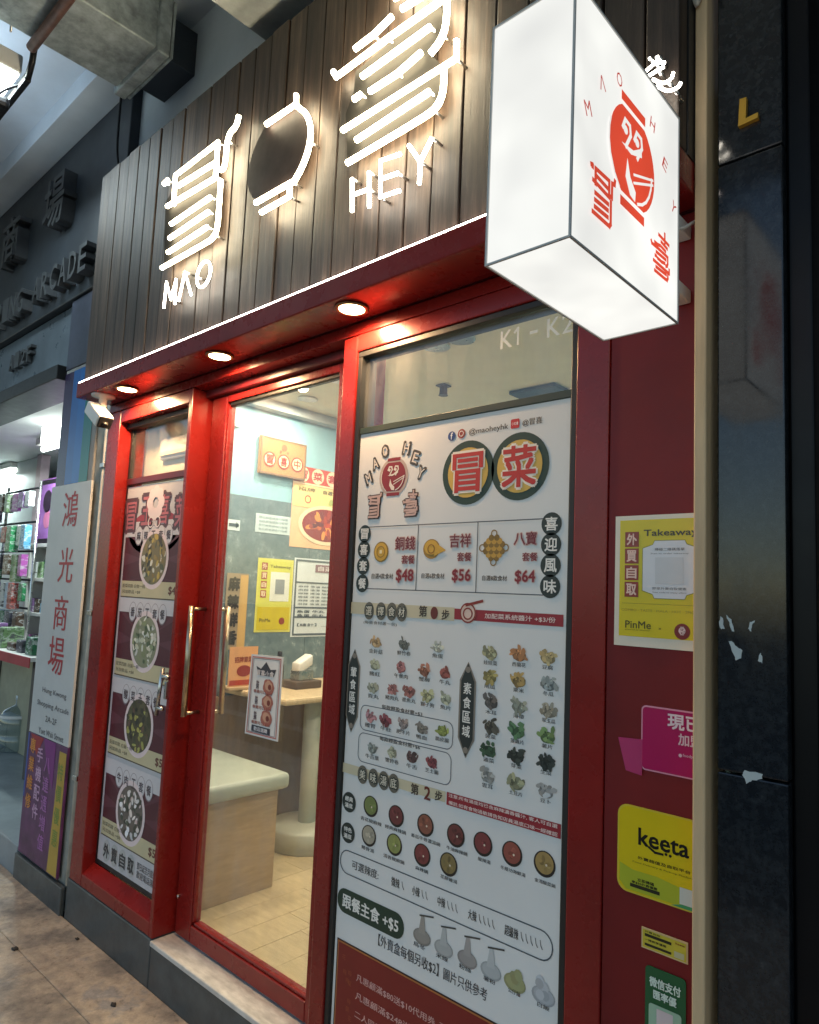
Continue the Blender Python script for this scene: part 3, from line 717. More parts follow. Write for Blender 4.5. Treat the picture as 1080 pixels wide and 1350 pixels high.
for nm, qn, qs_, qp, num, price, qi in (('銅錢', (285, 190), (298, 262), (283, 335), '自選4款食材', '$48', (183, 336)), ('吉祥', (530, 178), (548, 250), (535, 335), '自選6款食材', '$56', (408, 335)), ('八寶', (820, 168), (840, 250), (818, 340), '自選8款食材', '$64', (682, 345))):
    K.pchar(nm, zB(*qn), 17, '#d9b9b0', 1, .09); K.pchar(nm, zB(*qn), 17, '#7a2430', 2, .02)
    K.pchar('套餐', zB(*qs_), 11, '#d9b9b0', 1, .08); K.pchar('套餐', zB(*qs_), 11, '#7a2430', 2, .02)
    K.pchar(num, zB(*qi), 7, '#3a3a3a', 1, .015)
    K.pchar(price, zB(*qp), 17, '#d9b9b0', 1, .10); K.pchar(price, zB(*qp), 17, '#8a1f2c', 2, .035)
u, v = K.uv(*zB(178, 228)); K.ell((u, v), .030, '#9a7a2e', 1); K.ell((u, v), .026, GOLD, 2); K.ring((u, v), .017, .003, '#9a7a2e', 3); K.rect(u-.005, v-.005, u+.005, v+.005, '#f4e6b0', 3)
u, v = K.uv(*zB(402, 215)); K.ell((u, v), .030, '#a8802e', 1, rz=.027); K.ell((u, v+.004), .025, GOLD, 2, rz=.020); K.poly([(u+.01, v-.02), (u+.052, v-.004), (u+.02, v+.014)], GOLD, 2.5); K.ring((u, v), .013, .003, '#9a6a1e', 3)
u, v = K.uv(*zB(680, 210))
for i in range(-2, 3):
    for j in range(-2, 3):
        if abs(i)+abs(j) < 4: K.ell((u+(i-j)*.0085, v+(i+j)*.0085), .0085, '#8a6a28' if (i+j) % 2 else '#c99a3c', 1+.1*(i+3)+.02*j, 10)
for a in range(4): K.ring((u+.036*math.cos(a*PI/2), v+.036*math.sin(a*PI/2)), .010, .003, '#8a6a28', 2.5, 14)
K.build('price_table', mb)
# step one band
def band(K, beige, red, circ, chars, steps, cs, redtxt, rows, bz):
    p = [K.uv(*q) for q in beige]; r = [K.uv(*q) for q in red]
    K.rect(p[0][0], p[2][1], p[1][0], p[0][1], BEIGE, 1); K.rect(r[0][0], r[2][1], r[1][0], r[0][1], '#9a2430', 1.2)
    for ch, q in zip(chars, circ):
        u, v = K.uv(*q); K.ell((u, v), .0205, '#6a665a', 2, rz=.0255); K.text(ch, u-.013, u+.013, v, .028, DK, 2.4, .10); K.text(ch, u-.012, u+.012, v, .026, '#e6e0cc', 3, .01)
    for ch, q, s_ in zip(steps, cs, (14, 17, 13)):
        if ch == '一': K.ell(K.uv(*q), .013, '#6a2a22', 2, 14, rz=.017); continue
        K.pchar(ch, q, s_, '#6a2a22' if ch in '一2' else '#4a4036', 2, .04)
    for (a, b, t_) in redtxt: K.ptext(t_, a, b, rows, '#f0dcd4', 2, .015)
K = mk()
band(K, (zB(45, 450), zB(505, 470), zB(505, 535)), (zB(505, 480), zB(990, 495), zB(990, 562)), [zB(125, 490), zB(178, 492), zB(226, 494), zB(270, 497)], '選擇食材', '第一步', [zB(365, 492), zB(415, 500), zB(465, 508)],
     [(zB(640, 517), zB(955, 528), '加配菜系統醬汁 +$3/份')], 7, 0)
K.ptext('(每款食材選一份)', zB(100, 543), zB(248, 550), 5, '#4a4a46', 1)
u, v = K.uv(*zB(565, 500)); K.ell((u, v), .026, '#e8c9b8', 2); K.ring((u, v), .026, .004, '#8a2a22', 3, 20); K.ring((u, v-.002), .016, .004, '#8a2a22', 3, 16); K.line([(u-.005, v+.02), (u+.045, v+.032)], .007, '#8a2a22', 3.5)
K.build('step_one_band', mb)
# food pictures
def jitc(c, k=.12):
    f = random.uniform(1-k*2.2, 1+k*2.2); w = random.uniform(-.06, .06)
    return tuple(max(0, min(1, v*f*(1+w*(1-i)))) for i, v in enumerate(lin(c)))
def food(q, col, s=.030):
    l_ = lin(col); g_ = sum(l_)/3; col = tuple(v*.75+g_*.25+.02 for v in l_)
    K = mk(); c = K.uv(*q)
    K.ell((c[0]+.001, c[1]-.004), s*.72, mul(lin(col), .55), 1, 18, rz=s*.5, jit=.05)
    for i in range(11):
        a = i*2.4+random.uniform(-.3, .3); d_ = random.uniform(.25, .85)*s
        K.ell((c[0]+math.cos(a)*d_, c[1]+math.sin(a)*d_*.75), s*random.uniform(.2, .42), jitc(col, .2), 1.4+.12*i, 10, rz=s*random.uniform(.12, .26), rot=random.uniform(0, PI), jit=.15)
    for i in range(5):
        a = random.uniform(0, 2*PI); d_ = random.uniform(.1, .5)*s
        K.ell((c[0]+math.cos(a)*d_, c[1]+math.sin(a)*d_*.7), s*.10, mul(jitc(col), 1.6) if i % 2 else mul(lin(col), .35), 2.8+.1*i, 6, rz=s*.06, rot=a)
    return K.build('food_picture', mb)
CAPS = ['金針菇', '鮮竹卷', '魚蛋', '豬紅', '午餐肉', '蟹柳', '牛丸', '貢丸', '豬肉丸', '墨魚丸', '獅子狗', '魚片', '雞腎', '牛肚', '肥牛片', '鴨血', '脆皮腸', '牛百葉', '響鈴卷', '牛舌', '芝士腸',
        '娃娃菜', '西蘭花', '豆腐', '南瓜', '粟米', '冬瓜', '木耳', '海帶', '翠玉瓜', '菠菜', '蓮藕片', '薯片', '通菜', '芽菜', '生菜', '雲耳', '土豆片', '豆卜', '枝竹']
LF = [((188, 55), '#c9a05a'), ((313, 63), '#6b6e62'), ((463, 75), '#c9c9b0'), ((183, 155), '#b0b48e'), ((300, 165), '#c06a64'), ((403, 180), '#b8683e'), ((495, 192), '#b04a34'), ((177, 255), '#b0b090'), ((260, 262), '#c07268'), ((335, 273), '#a85a4c'), ((417, 292), '#bdb878'), ((498, 305), '#b8bc98'),
      ((163, 385), '#bf7a7e'), ((233, 400), '#8a2a38'), ((310, 415), '#98857c'), ((392, 437), '#8a8070'), ((483, 447), '#98a628'), ((172, 525), '#8e968c'), ((260, 543), '#adae8a'), ((348, 567), '#5e3c3a'), ((437, 588), '#8a2a32')]
RF = [((698, 100), '#b5ae74'), ((825, 108), '#c87e22'), ((952, 120), '#c4a658'), ((695, 205), '#b09c38'), ((823, 222), '#b48f2c'), ((955, 238), '#8f9a96'), ((700, 320), '#665e56'), ((823, 338), '#9ca088'), ((957, 358), '#a89e82'), ((698, 428), '#544e3c'), ((817, 450), '#4a8048'), ((950, 472), '#6f9442'),
      ((690, 533), '#2f5e32'), ((813, 560), '#2c382c'), ((945, 588), '#1e2e26'), ((685, 648), '#a8a8a0'), ((810, 680), '#9c9c6c'), ((943, 715), '#b4b4b0')]
K = mk()
for i, ((x_, y_), col) in enumerate(LF+RF):
    s_ = .0235 if i < len(LF) else .027
    food(zC(x_, y_), col, s_)
    n_ = 46 if i < len(LF) else 52
    hw_ = 26+6*(len(CAPS[i % len(CAPS)])-2)
    K.ptext(CAPS[i % len(CAPS)], zC(x_-hw_+2, y_+n_-8), zC(x_+hw_-2, y_+n_), 5.8, '#3c3c3a', 1, .012)
for (a, b, t_) in (((215, 345), (395, 375), '每款輕盈食材需+$3'), ((205, 487), (385, 520), '每款輕盈食材需+$6')): K.ptext(t_, zC(*a), zC(*b), 6, '#4a4a48', 1, .02)
for (p_, q_) in (((118, 345), (532, 520)), ((108, 475), (524, 670))):
    u0, u1 = K.uv(*zC(p_[0], (p_[1]+q_[1])/2))[0], K.uv(*zC(q_[0], (p_[1]+q_[1])/2))[0]
    xm = (p_[0]+q_[0])/2; v1, v0 = K.uv(*zC(xm, p_[1]+28))[1], K.uv(*zC(xm, q_[1]-30))[1]
    K.line(K.rr(u0, v0, u1, v1, .02), .0022, '#55606a', 1, True)
K.build('captions', mb)['kind'] = 'stuff'
for (top, bot, chs) in (((95, 92), (78, 452), '葷食區域'), ((600, 150), (587, 566), '素食區域')):
    K = mk(); a, b = K.uv(*zC(*top)), K.uv(*zC(*bot)); um = (a[0]+b[0])/2; hw_ = .021; d_ = .045
    def hexa(h, e, col, l): K.poly([(um, a[1]+e), (um+h, a[1]-d_+e*.3), (um+h, b[1]+d_-e*.3), (um, b[1]-e), (um-h, b[1]+d_-e*.3), (um-h, a[1]-d_+e*.3)], col, l)
    hexa(hw_*1.25, .004, '#8a8074', 1); hexa(hw_, 0, '#2c3230', 1.6)
    K.ell((um, a[1]-.016), .008, '#8a8074', 2, 10); K.ell((um, b[1]+.016), .008, '#8a8074', 2, 10)
    for i, ch in enumerate(chs): K.text(ch, um-.012, um+.012, a[1]-d_-(a[1]-b[1]-2*d_)*(i+.5)/4, .028, PAPER, 2.5, .02)
    K.build('section_banner', mb)
# step two band
K = mk()
band(K, (zC(35, 588), zC(500, 695), zC(500, 770)), (zD(522, 45), zD(1015, 165), zD(1015, 250)), [zC(130, 645), zC(178, 660), zC(224, 672), zC(268, 684)], '美味湯底', '第2步', [zC(362, 710), zC(418, 728), zC(468, 740)],
     [(zD(530, 68), zD(1000, 185), '注意:所有湯底均已含麻辣濃香醬汁, 客人可自選'), (zD(530, 95), zD(1000, 225), '備註:如有食物過敏請告知店員湯底口味一經確認')], 5, 0)
K.build('step_two_band', mb)
def bowl(q, rx, col):
    l_ = lin(col); g_ = sum(l_)/3; col = tuple(v*.72+g_*.28+.012 for v in l_)
    K = mk(); c = K.uv(*q)
    K.ell((c[0], c[1]-.002), rx, '#2c241e', 1, 24); K.ell(c, rx*.84, col, 1.5, 22)
    for i in range(8):
        a = random.uniform(0, 2*PI); d_ = random.uniform(0, .55)*rx
        K.ell((c[0]+math.cos(a)*d_, c[1]+math.sin(a)*d_), rx*random.uniform(.12, .3), jitc(col, .22), 1.9+.1*i, 8, rot=a, rz=rx*.15)
    K.ell((c[0]+rx*.2, c[1]-rx*.1), rx*.10, '#e8d8c0', 2.9, 7)
    return K.build('soup_picture', mb)
for q, col in (((193, 105), '#7a8a2a'), ((303, 147), '#7a1e18'), ((429, 186), '#9a4a22'), ((560, 230), '#7a2418'), ((677, 267), '#8a1e1a'), ((803, 309), '#a03a16'), ((943, 353), '#b08a22'), ((185, 232), '#b0a486'), ((295, 270), '#98a032'), ((415, 315), '#8a221a'), ((529, 355), '#8f7626')):
    bowl(zD(*q), .0285, col)
K = mk()
for q, t_ in (((100, 90), '經典湯底'), ((95, 222), '特色湯底')):
    c = K.uv(*zD(*q)); K.ell(c, .028, DK, 1, 24); K.text(t_[:2], c[0]-.016, c[0]+.016, c[1]+.009, .013, PAPER, 2, .03); K.text(t_[2:], c[0]-.016, c[0]+.016, c[1]-.009, .013, PAPER, 2, .03)
for (x_, y_), t_ in (((195, 172), '青花椒麻辣'), ((300, 208), '經典麻辣鍋'), ((430, 252), '番茄牛骨濃湯鍋'), ((565, 300), '牛油麻辣鍋'), ((683, 342), '酸辣湯'), ((807, 388), '冬蔭功海鮮湯'), ((945, 438), '金湯酸菜鍋'), ((180, 292), '豬骨湯'), ((293, 335), '清香椒麻鍋'), ((413, 382), '麻辣鍋'), ((530, 422), '花膠雞湯')):
    hw_ = 9*len(t_); K.ptext(t_, zD(x_-hw_, y_-hw_*.28), zD(x_+hw_, y_+hw_*.28), 5.2, '#2c2c2c', 1, .012)
K.ptext('DUMBLING SOUP', zD(885, 438), zD(1000, 475), 3.2, '#444', 1) if False else None
# capsule
e1, e2 = K.uv(*zD(62, 352)), K.uv(*zD(978, 720))
vm1 = (K.uv(*zD(300, 385))[1]+K.uv(*zD(700, 545))[1])/2; vm0 = (K.uv(*zD(300, 495))[1]+K.uv(*zD(700, 665))[1])/2
K.line(K.rr(e1[0], vm0, e2[0], vm1, (vm1-vm0)/2*.98), .003, '#46525a', 1, True)
vm = (vm0+vm1)/2
for a, b, t_ in ((110, 225, '可選辣度:'), (280, 335, '微辣 ㇏'), (370, 437, '小辣 ㇏㇏'), (480, 567, '中辣 ㇏㇏㇏'), (612, 727, '大辣 ㇏㇏㇏㇏'), (770, 935, '超級辣 ㇏㇏㇏㇏㇏')):
    y_ = 345+(a-60)*.40+46; K.text(t_, K.uv(*zD(a, y_))[0], K.uv(*zD(b, y_+30))[0], vm, .024, '#2c3030', 1, .012)
K.build('soup_captions', mb)['kind'] = 'stuff'
K = mk(); a, b = K.uv(*zD(50, 510)), K.uv(*zD(337, 625)); vc = (K.uv(*zD(80, 522))[1]+K.uv(*zD(300, 612))[1])/2
K.rrect(a[0], vc-.033, b[0], vc+.033, .031, GREEN, 1); K.text('跟餐主食 +$5', a[0]+.022, b[0]-.02, vc, .038, PAPER, 2, .03)
K.build('staple_heading', mb)
for (x_, y_), col in (((415, 640), '#9a948c'), ((508, 690), '#b4b6b4'), ((610, 735), '#a09a96'), ((712, 785), '#b8bcbc'), ((815, 835), '#a8a878'), ((938, 890), '#b4b8bc')):
    K = mk(); c = K.uv(*zD(x_, y_))
    K.ell((c[0], c[1]-.018), .030, mul(lin(col), .8), 1, 18, rz=.020); K.ell((c[0]+.002, c[1]-.016), .026, col, 1.5, 16, rz=.016)
    if x_ < 800:
        K.poly([(c[0]-.012, c[1]-.01), (c[0]+.012, c[1]-.01), (c[0]+.006, c[1]+.034), (c[0]-.004, c[1]+.034)], mul(lin(col), 1.1), 2); K.line([(c[0]-.008, c[1]+.033), (c[0]+.036, c[1]+.042)], .004, '#4a4844', 2.5)
    else:
        for i in range(5): K.ell((c[0]+random.uniform(-.014, .014), c[1]+random.uniform(-.02, .012)), .011, jitc(col), 2+.1*i, 9)
    K.build('noodle_picture', mb)
K = mk()
for (x_, y_), t_ in (((403, 708), '烏冬'), ((500, 758), '米線'), ((600, 805), '粉絲'), ((705, 857), '薯粉'), ((812, 908), '公仔麵'), ((938, 970), '白飯')):
    K.ptext(t_, zD(x_-26, y_-8), zD(x_+26, y_+10), 6.5, '#2c2c2c', 1, .012)
K.build('staple_captions', mb)['kind'] = 'stuff'; K = mk()
a, b = K.uv(*zD(225, 705)), K.uv(*zD(695, 930)); vn = (a[1]+b[1])/2+.008; um_ = a[0]+(b[0]-a[0])*.61
K.text('【外賣盒每個另收$2】', a[0], um_-.008, vn, .031, '#33363a', 1, .01); K.build('takeaway_note', mb); K = mk()
K.text('圖片只供參考', um_+.008, b[0], vn, .028, '#33363a', 1, .01); K.build('picture_note', mb)
K = mk(); a = K.uv(*zD(50, 672)); zt = K.uv(*zD(300, 790))[1]; zt = (a[1]+zt)/2+.0
K.rect(a[0], .215, mbx1-.035, a[1]-.0, '#3a1a1a', 1); K.rect(a[0]+.004, .219, mbx1-.039, a[1]-.004, '#b0703a', 1.5); K.rect(a[0]+.008, .223, mbx1-.043, a[1]-.008, '#7c1a16', 2)
for i, t_ in enumerate(('凡惠顧滿$80送$10代用券, 可於下次惠顧時使用', '凡惠顧滿$248送贈北海道牛奶甜筒兌換券', '二人同行惠顧$120可享指定小食一份半價優惠', '以上優惠不可與其他推廣優惠同時使用', '優惠受條款約束, 冒喜保留最終決定權')):
    K.text(t_, a[0]+.085, mbx1-.10, a[1]-.075-.047*i, .020, '#d8a8a0', 2.5, .01)
for i in range(14): K.text(random.choice('花梅蘭'), a[0]+random.uniform(.02, .07), None, a[1]-random.uniform(.03, .35), .014, '#9a4a2a', 2.5)
K.build('offer_box', mb)

# lettering on the glass above the menu
gt = Ink('Y', .0225); gtx = thing('unit_number', 'white unit number K1 - K2 stuck on the glass above the menu board', 'lettering', (-1.0, .0235, 2.1))
a, b = gt.uv(*zA(650, 140)), gt.uv(*zA(960, 70)); 
us_ = [a[0]+(b[0]-.01-a[0])*f for f in (0, .17, .20, .27, .45, .55, .72, .90, .78, 1.0)]
for ch, f0, f1, hh in (('K', 0, .17, .048), ('1', .205, .285, .048), ('-', .42, .53, .008), ('K', .66, .83, .048), ('2', .86, 1.0, .048)):
    g1 = Ink('Y', .0225); uu0, uu1 = a[0]+(b[0]-.01-a[0])*f0, a[0]+(b[0]-.01-a[0])*f1
    vv = (a[1]+b[1])/2-.004
    if ch == '1': g1.line([(uu0, vv+.012), (uu0+.010, vv+.0215), (uu0+.010, vv-.021)], .006, '#f0f0e6', 1)
    else: g1.text(ch, uu0, uu1, vv, hh, '#f0f0e6', 1, .012)
    g1.build('character', gtx)

# ================================================================== NARROW POSTER ON LEFT WINDOW
PY = .0515
np_ = thing('bowl_poster', 'narrow maroon poster with four rice bowl photos on the left window', 'poster', (-2.87, PY, .29))
px0, px1, pz1 = -3.140, -2.586, 1.935
sheet('paper', 'Y', PY, px0, .287, px1, pz1, '#c9c6c8', np_, th=.002)
def mp(): return Ink('Y', PY-.0004)
zP = zf(120, 500, 180/675); zQ = zf(110, 850, 190/641)
K = mp(); pc = (px0+px1)/2; pw = px1-px0
K.ell((pc, pz1-.215), .23, '#a23a48', 1, 30, rz=.10)
for i, ch in enumerate('冒王喜菜'):
    u = px0+pw*(.10+.265*i); v = pz1-.135+.02*math.sin(i/3*PI); K.text(ch, u-.05, u+.05, v, .14, '#5a4048', 2, .10); K.text(ch, u-.044, u+.044, v, .125, '#b96a74', 3, .015)
for i in range(8): a_ = i*PI/4; K.ell((pc+.05*math.cos(a_), pz1-.085+.05*math.sin(a_)), .028, '#e6d6d8', 3.6+.05*i, 12)
K.ring((pc-.03, pz1-.17), .025, .006, '#e9dcdc', 4); K.ring((pc+.03, pz1-.17), .025, .006, '#e9dcdc', 4)
K.build('heading', np_)
PAN = [((203, 737), 690, 785), ((191, 846), 792, 893), ((183, 957), 903, 1003), ((172, 1072), 1014, 1116)]
zs = []
for i, (q, ytop, ybot) in enumerate(PAN):
    K = mp(); c = K.uv(*q); vt = K.uv(q[0], ytop)[1]; vb = K.uv(q[0], ybot)[1]
    K.rect(px0+.018, vb, px1, vt, '#55222e', 1)
    for k_ in range(14):                                     # pale rays
        a0 = k_*2*PI/14; P = [(c[0]+.10*math.cos(a0), c[1]+.10*math.sin(a0))]
        for da in (-.09, .09): P.append((max(px0+.02, min(px1-.002, c[0]+.34*math.cos(a0+da))), max(vb+.06, min(vt-.01, c[1]+.34*math.sin(a0+da)))))
        K.poly(P, '#643440', 1.4)
    # scalloped name band
    K.rect(px0+.015, vt-.055, px1-.02, vt+.012, '#d4cfd1', 2)
    for j, ch in enumerate(('麻辣工套餐', '番茄工套餐', '酸菜王套餐', '牛肉工套餐')[i]):
        u = pc+(j-2)*.066; K.ell((u, vt-.052), .034, '#8a7a80', 2.1+.05*j, 18, rz=.044); K.ell((u, vt-.050), .031, '#d4cfd1', 2.15+.05*j, 18, rz=.040); K.text(ch, u-.018, u+.018, vt-.052, .040, '#4a3a40', 3, .02)
    r_ = .128
    K.ell(c, r_, '#e6d3d3', 2.6, 36, rz=r_*1.02); K.ell(c, r_*.86, ['#7d7454', '#8c8f74', '#55503a', '#6b625a'][i], 3, 30)
    for k_ in range(70):
        a_ = random.uniform(0, 2*PI); d_ = r_*.78*math.sqrt(random.random())
        pal = (['#bfa858', '#d8d2c0', '#5a604a', '#8d7a4a', '#49443a'], ['#d5d6c6', '#556548', '#e4e2d8', '#8c9670', '#b9bca8'], ['#474834', '#6a5444', '#a8a45a', '#3b3a30', '#5f5c44'], ['#e4dcd8', '#4e5848', '#cdb6b0', '#444438', '#efe8e6'])[i]
        col = pal[(k_+int(a_*1.2)) % 5]
        K.ell((c[0]+d_*math.cos(a_), c[1]+d_*math.sin(a_)), r_*random.uniform(.06, .15), jitc(col, .1), 3.2+.02*k_, 12, rz=r_*random.uniform(.04, .10), rot=random.uniform(0, PI), jit=.05)
    K.rect(px0+.018, vb-.012, px1-.005, vb+.058, '#cabf9a', 2.4); K.rect(px0+.018, vb-.016, px1-.005, vb-.011, '#5a5040', 2.6)
    K.text('配菜四款 白飯一碗', px0+.03, px0+.24, vb+.036, .017, '#4a4038', 3); K.text('另加飲品 +$8', px0+.03, px0+.20, vb+.010, .017, '#4a4038', 3)
    K.text('$%d' % (48, 52, 50, 56)[i], px1-.11, px1-.025, vb+.022, .036, '#6a3a30', 3, .04)
    zs.append(vb); K.build('dish_panel', np_)
K = mp(); vb = zs[-1]
for j, ch in enumerate('外賣自取'): K.ell((px0+.08+j*.075, .287+(vb-.287)*.42), .034, '#b9b9b6', 1, 18, rz=.045); K.text(ch, px0+.055+j*.075, px0+.105+j*.075, .287+(vb-.287)*.42, .055, '#3a3a3c', 2, .05)
K.text('即日起至月底優惠', px0+.36, px1-.02, .287+(vb-.287)*.56, .030, '#48484a', 2, .008); K.text('歡迎電話落單', px0+.36, px1-.03, .287+(vb-.287)*.30, .028, '#48484a', 2, .008)
K.build('footer_print', np_)

# ================================================================== STICKERS ON THE RED WALL
SY = -.0005
def stick(name, label, cat, tl, br, col, r=0, mat=None):
    K = Ink('Y', SY); a, b = K.uv(*tl), K.uv(*br); u0, u1, v0, v1 = a[0], min(b[0], -.5045), b[1], a[1]
    t = thing(name, label, cat, ((u0+u1)/2, SY, v0)); sheet('paper', 'Y', SY, u0, v0, u1, v1, col, t, mat or GLOSSINK, .0016, r)
    return t, u0, v0, u1, v1
zT = zf(780, 650, 170/918); zU = zf(780, 900, 170/510)
t, u0, v0, u1, v1 = stick('takeaway_poster', 'yellow Takeaway poster with red side characters taped on the red wall', 'poster', (812, 681), (928, 860), '#e6dcc8')
K = Ink('Y', SY-.0004); w_ = u1-u0; h_ = v1-v0
K.rect(u0+.06*w_, v0+.075*h_, u1, v1-.035*h_, '#d8c414', 1); 
for i, ch in enumerate('外買自取'):
    v = v1-h_*(.185+.128*i); K.rect(u0+.125*w_, v-.058*h_, u0+.29*w_, v+.058*h_, '#8e2420', 2); K.text(ch, u0+.15*w_, u0+.265*w_, v, .085*h_, '#f0c8b8', 3, .04)
K.text('Takeaway', u0+.35*w_, u1-.05*w_, v1-.145*h_, .062*h_, '#3a3010', 2, .03)
cx_, cy_, a_, b_ = u0+.645*w_, v1-.415*h_, .305*w_, .215*h_
def plaque(s_, col, l): K.poly([(cx_+s_*x*a_, cy_+s_*y*b_) for x, y in ((-.55, 1), (.55, 1), (.62, .86), (1, .74), (1, -.74), (.62, -.86), (.55, -1), (-.55, -1), (-.62, -.86), (-1, -.74), (-1, .74), (-.62, .86))], col, l)
plaque(1.03, '#9a8f2a', 1.6); plaque(1.0, '#d8dae0', 2)
K.text('掃描二維碼落單', cx_-.55*a_, cx_+.55*a_, cy_+.70*b_, .022*h_, '#50505a', 3); K.text('Scan to order takeaway', cx_-.7*a_, cx_+.7*a_, cy_+.55*b_, .014*h_, '#70707a', 3)
K.text('即享外賣自取優惠', cx_-.62*a_, cx_+.62*a_, cy_-.66*b_, .02*h_, '#50505a', 3); K.text('Scan code to enjoy offers', cx_-.62*a_, cx_+.62*a_, cy_-.80*b_, .014*h_, '#70707a', 3)
K.rect(cx_-.52*a_, cy_-.5*b_, cx_+.52*a_, cy_+.42*b_, '#c9cbd0', 3)
K.line([(u0+.1*w_, v1-.675*h_), (u1-.02*w_, v1-.675*h_)], .0012, '#a89a10', 2); K.text('COMBO · TASTE · MALA · HOT · SPICY', u0+.09*w_, u1-.05*w_, v1-.725*h_, .018*h_, '#a0922a', 2)
K.text('PinMe', u0+.14*w_, u0+.44*w_, v1-.835*h_, .055*h_, '#4a4412', 2, .02); K.text('powered by takeaway', u0+.14*w_, u0+.43*w_, v1-.875*h_, .012*h_, '#5a5212', 2); K.text('×', u0+.53*w_, u0+.56*w_, v1-.855*h_, .016*h_, '#5a5212', 2)
K.ell((u0+.79*w_, v1-.865*h_), .058*h_, '#7c1a22', 2, 26); logo(K, (u0+.79*w_, v1-.860*h_), .026*h_, '#e8d0d0', '#7c1a22', 3)
K.build('print', t, GLOSSINK)
t, u0, v0, u1, v1 = stick('delivery_sticker', 'pink delivery partner sticker with white characters on the red wall', 'sticker', (846, 929), (927, 1031), '#e69ab0', .010)
K = Ink('Y', SY-.0004); K.rrect(u0+.003, v0+.003, u1-.0005, v1-.003, .008, '#b01858', 1)
K.ptext('現已', zU(303, 155), zU(436, 168), 19, '#f0d8dc', 2, .04); K.ptext('加盟', zU(345, 226), zU(436, 236), 15, '#e6c4cc', 2, .03); K.ptext('foodpanda', zU(362, 290), zU(434, 300), 5, '#e0a8bc', 2, .02)
u, v = K.uv(*zU(352, 288)); K.ell((u, v), .0035, '#e8c0cc', 2, 10)
K.build('print', t, GLOSSINK)
w2 = Ink('Y', SY-.0012); a, b = w2.uv(*zU(105, 215)), w2.uv(*zU(205, 365))
mesh('paper_corner', [(a[0], SY, a[1]), (b[0], SY, a[1]+.004), (u0+.002, SY, b[1]-.002), (a[0]+.018, SY, b[1]+.002), (a[0], SY-.001, a[1]), (b[0], SY-.001, a[1]+.004), (u0+.002, SY-.001, b[1]-.002), (a[0]+.018, SY-.001, b[1]+.002)],
     [(7, 6, 5, 4), (0, 1, 2, 3), (0, 4, 5, 1), (1, 5, 6, 2), (2, 6, 7, 3), (3, 7, 4, 0)], pbr('pink_paper', (.42, .03, .13), .35, var=.1), t)
t, u0, v0, u1, v1 = stick('delivery_app_sticker', 'yellow keeta sticker with rounded corners on the red wall', 'sticker', (815, 1057), (925, 1208), '#d8c23c', .022)
K = Ink('Y', SY-.0004); w_ = u1-u0; h_ = v1-v0
K.rrect(u0+.004, v0+.003, u1-.0005, v1-.003, .02, '#dcc312', 1); K.poly([(u0+.006, v0+.02), (u0+.02, v0+.006), (u1-.004, v0+.006), (u1-.004, v0+.20*h_), (u0+.5*w_, v0+.27*h_), (u0+.2*w_, v0+.27*h_), (u0+.006, v0+.32*h_)], '#b0b82e', 1.5)
K.poly([(u0+.66*w_, v0+.02*h_), (u1-.002, v0+.02*h_), (u1-.002, v0+.10*h_), (u0+.85*w_, v0+.08*h_)], '#4a9a62', 1.8)
K.text('keeta', u0+.27*w_, u0+.86*w_, v1-.33*h_, .19*h_, '#1c1a10', 2, .035)
K.line([(u0+.40*w_, v1-.425*h_), (u0+.47*w_, v1-.465*h_), (u0+.56*w_, v1-.462*h_)], .0045, '#1c1a10', 2.3); K.ell((u0+.60*w_, v1-.45*h_), .003, '#1c1a10', 2.5, 8); K.ell((u0+.65*w_, v1-.455*h_), .003, '#1c1a10', 2.5, 8)
K.text('外賣超值及自取平台', u0+.26*w_, u0+.88*w_, v1-.575*h_, .036*h_, '#3a3412', 2, .03); K.text('Food Delivery & Pick-up Platform', u0+.2*w_, u0+.93*w_, v1-.635*h_, .022*h_, '#5a5218', 2)
K.text('立即掃碼', u0+.26*w_, u0+.46*w_, v0+.175*h_, .035*h_, '#2a2c12', 2, .05); K.text('享$30外賣優惠', u0+.19*w_, u0+.5*w_, v0+.135*h_, .03*h_, '#2a2c12', 2, .05); K.rect(u0+.17*w_, v0+.075*h_, u0+.53*w_, v0+.115*h_, '#2a2c1a', 2)
K.rect(u0+.76*w_, v0+.06*h_, u0+.97*w_, v0+.24*h_, '#cfd2c8', 2.2)
K.build('print', t, GLOSSINK)
t, u0, v0, u1, v1 = stick('coupon_sticker', 'small yellow coupon sticker with black bars on the red wall', 'sticker', (846, 1221), (907, 1272), '#d6b886')
K = Ink('Y', SY-.0004); w_ = u1-u0; h_ = v1-v0; K.rect(u0+.003, v0+.003, u1-.003, v1-.003, '#c9b83a', 1)
for y_, x_, hh in ((.62, .66, .14), (.18, .66, .12)): K.rect(u0+.08*w_, v0+y_*h_, u0+x_*w_, v0+(y_+hh)*h_, '#2e2a18', 2)
K.text('外賣自取', u0+.08*w_, u0+.42*w_, v0+.85*h_, .08*h_, '#3a3418', 2, .03); K.text('一掃即享優惠', u0+.08*w_, u0+.55*w_, v0+.47*h_, .11*h_, '#3a3418', 2, .03)
K.rect(u0+.72*w_, v0+.14*h_, u0+.93*w_, v0+.42*h_, '#bdb890', 2); K.text('keeta', u0+.75*w_, u0+.94*w_, v0+.8*h_, .09*h_, '#8a2a1a', 2, .03)
K.build('print', t, GLOSSINK)
t, u0, v0, u1, v1 = stick('payment_sticker', 'green mobile payment sticker low on the red wall', 'sticker', (851, 1271), (904, 1400), '#1e5a34', .008)
K = Ink('Y', SY-.0004); w_ = u1-u0; h_ = v1-v0
K.text('微信支付', u0+.12*w_, u0+.88*w_, v1-.18*h_, .12*h_, '#d4e4d6', 2, .04); K.text('匯率優', u0+.22*w_, u0+.78*w_, v1-.33*h_, .11*h_, '#d4e4d6', 2, .04)
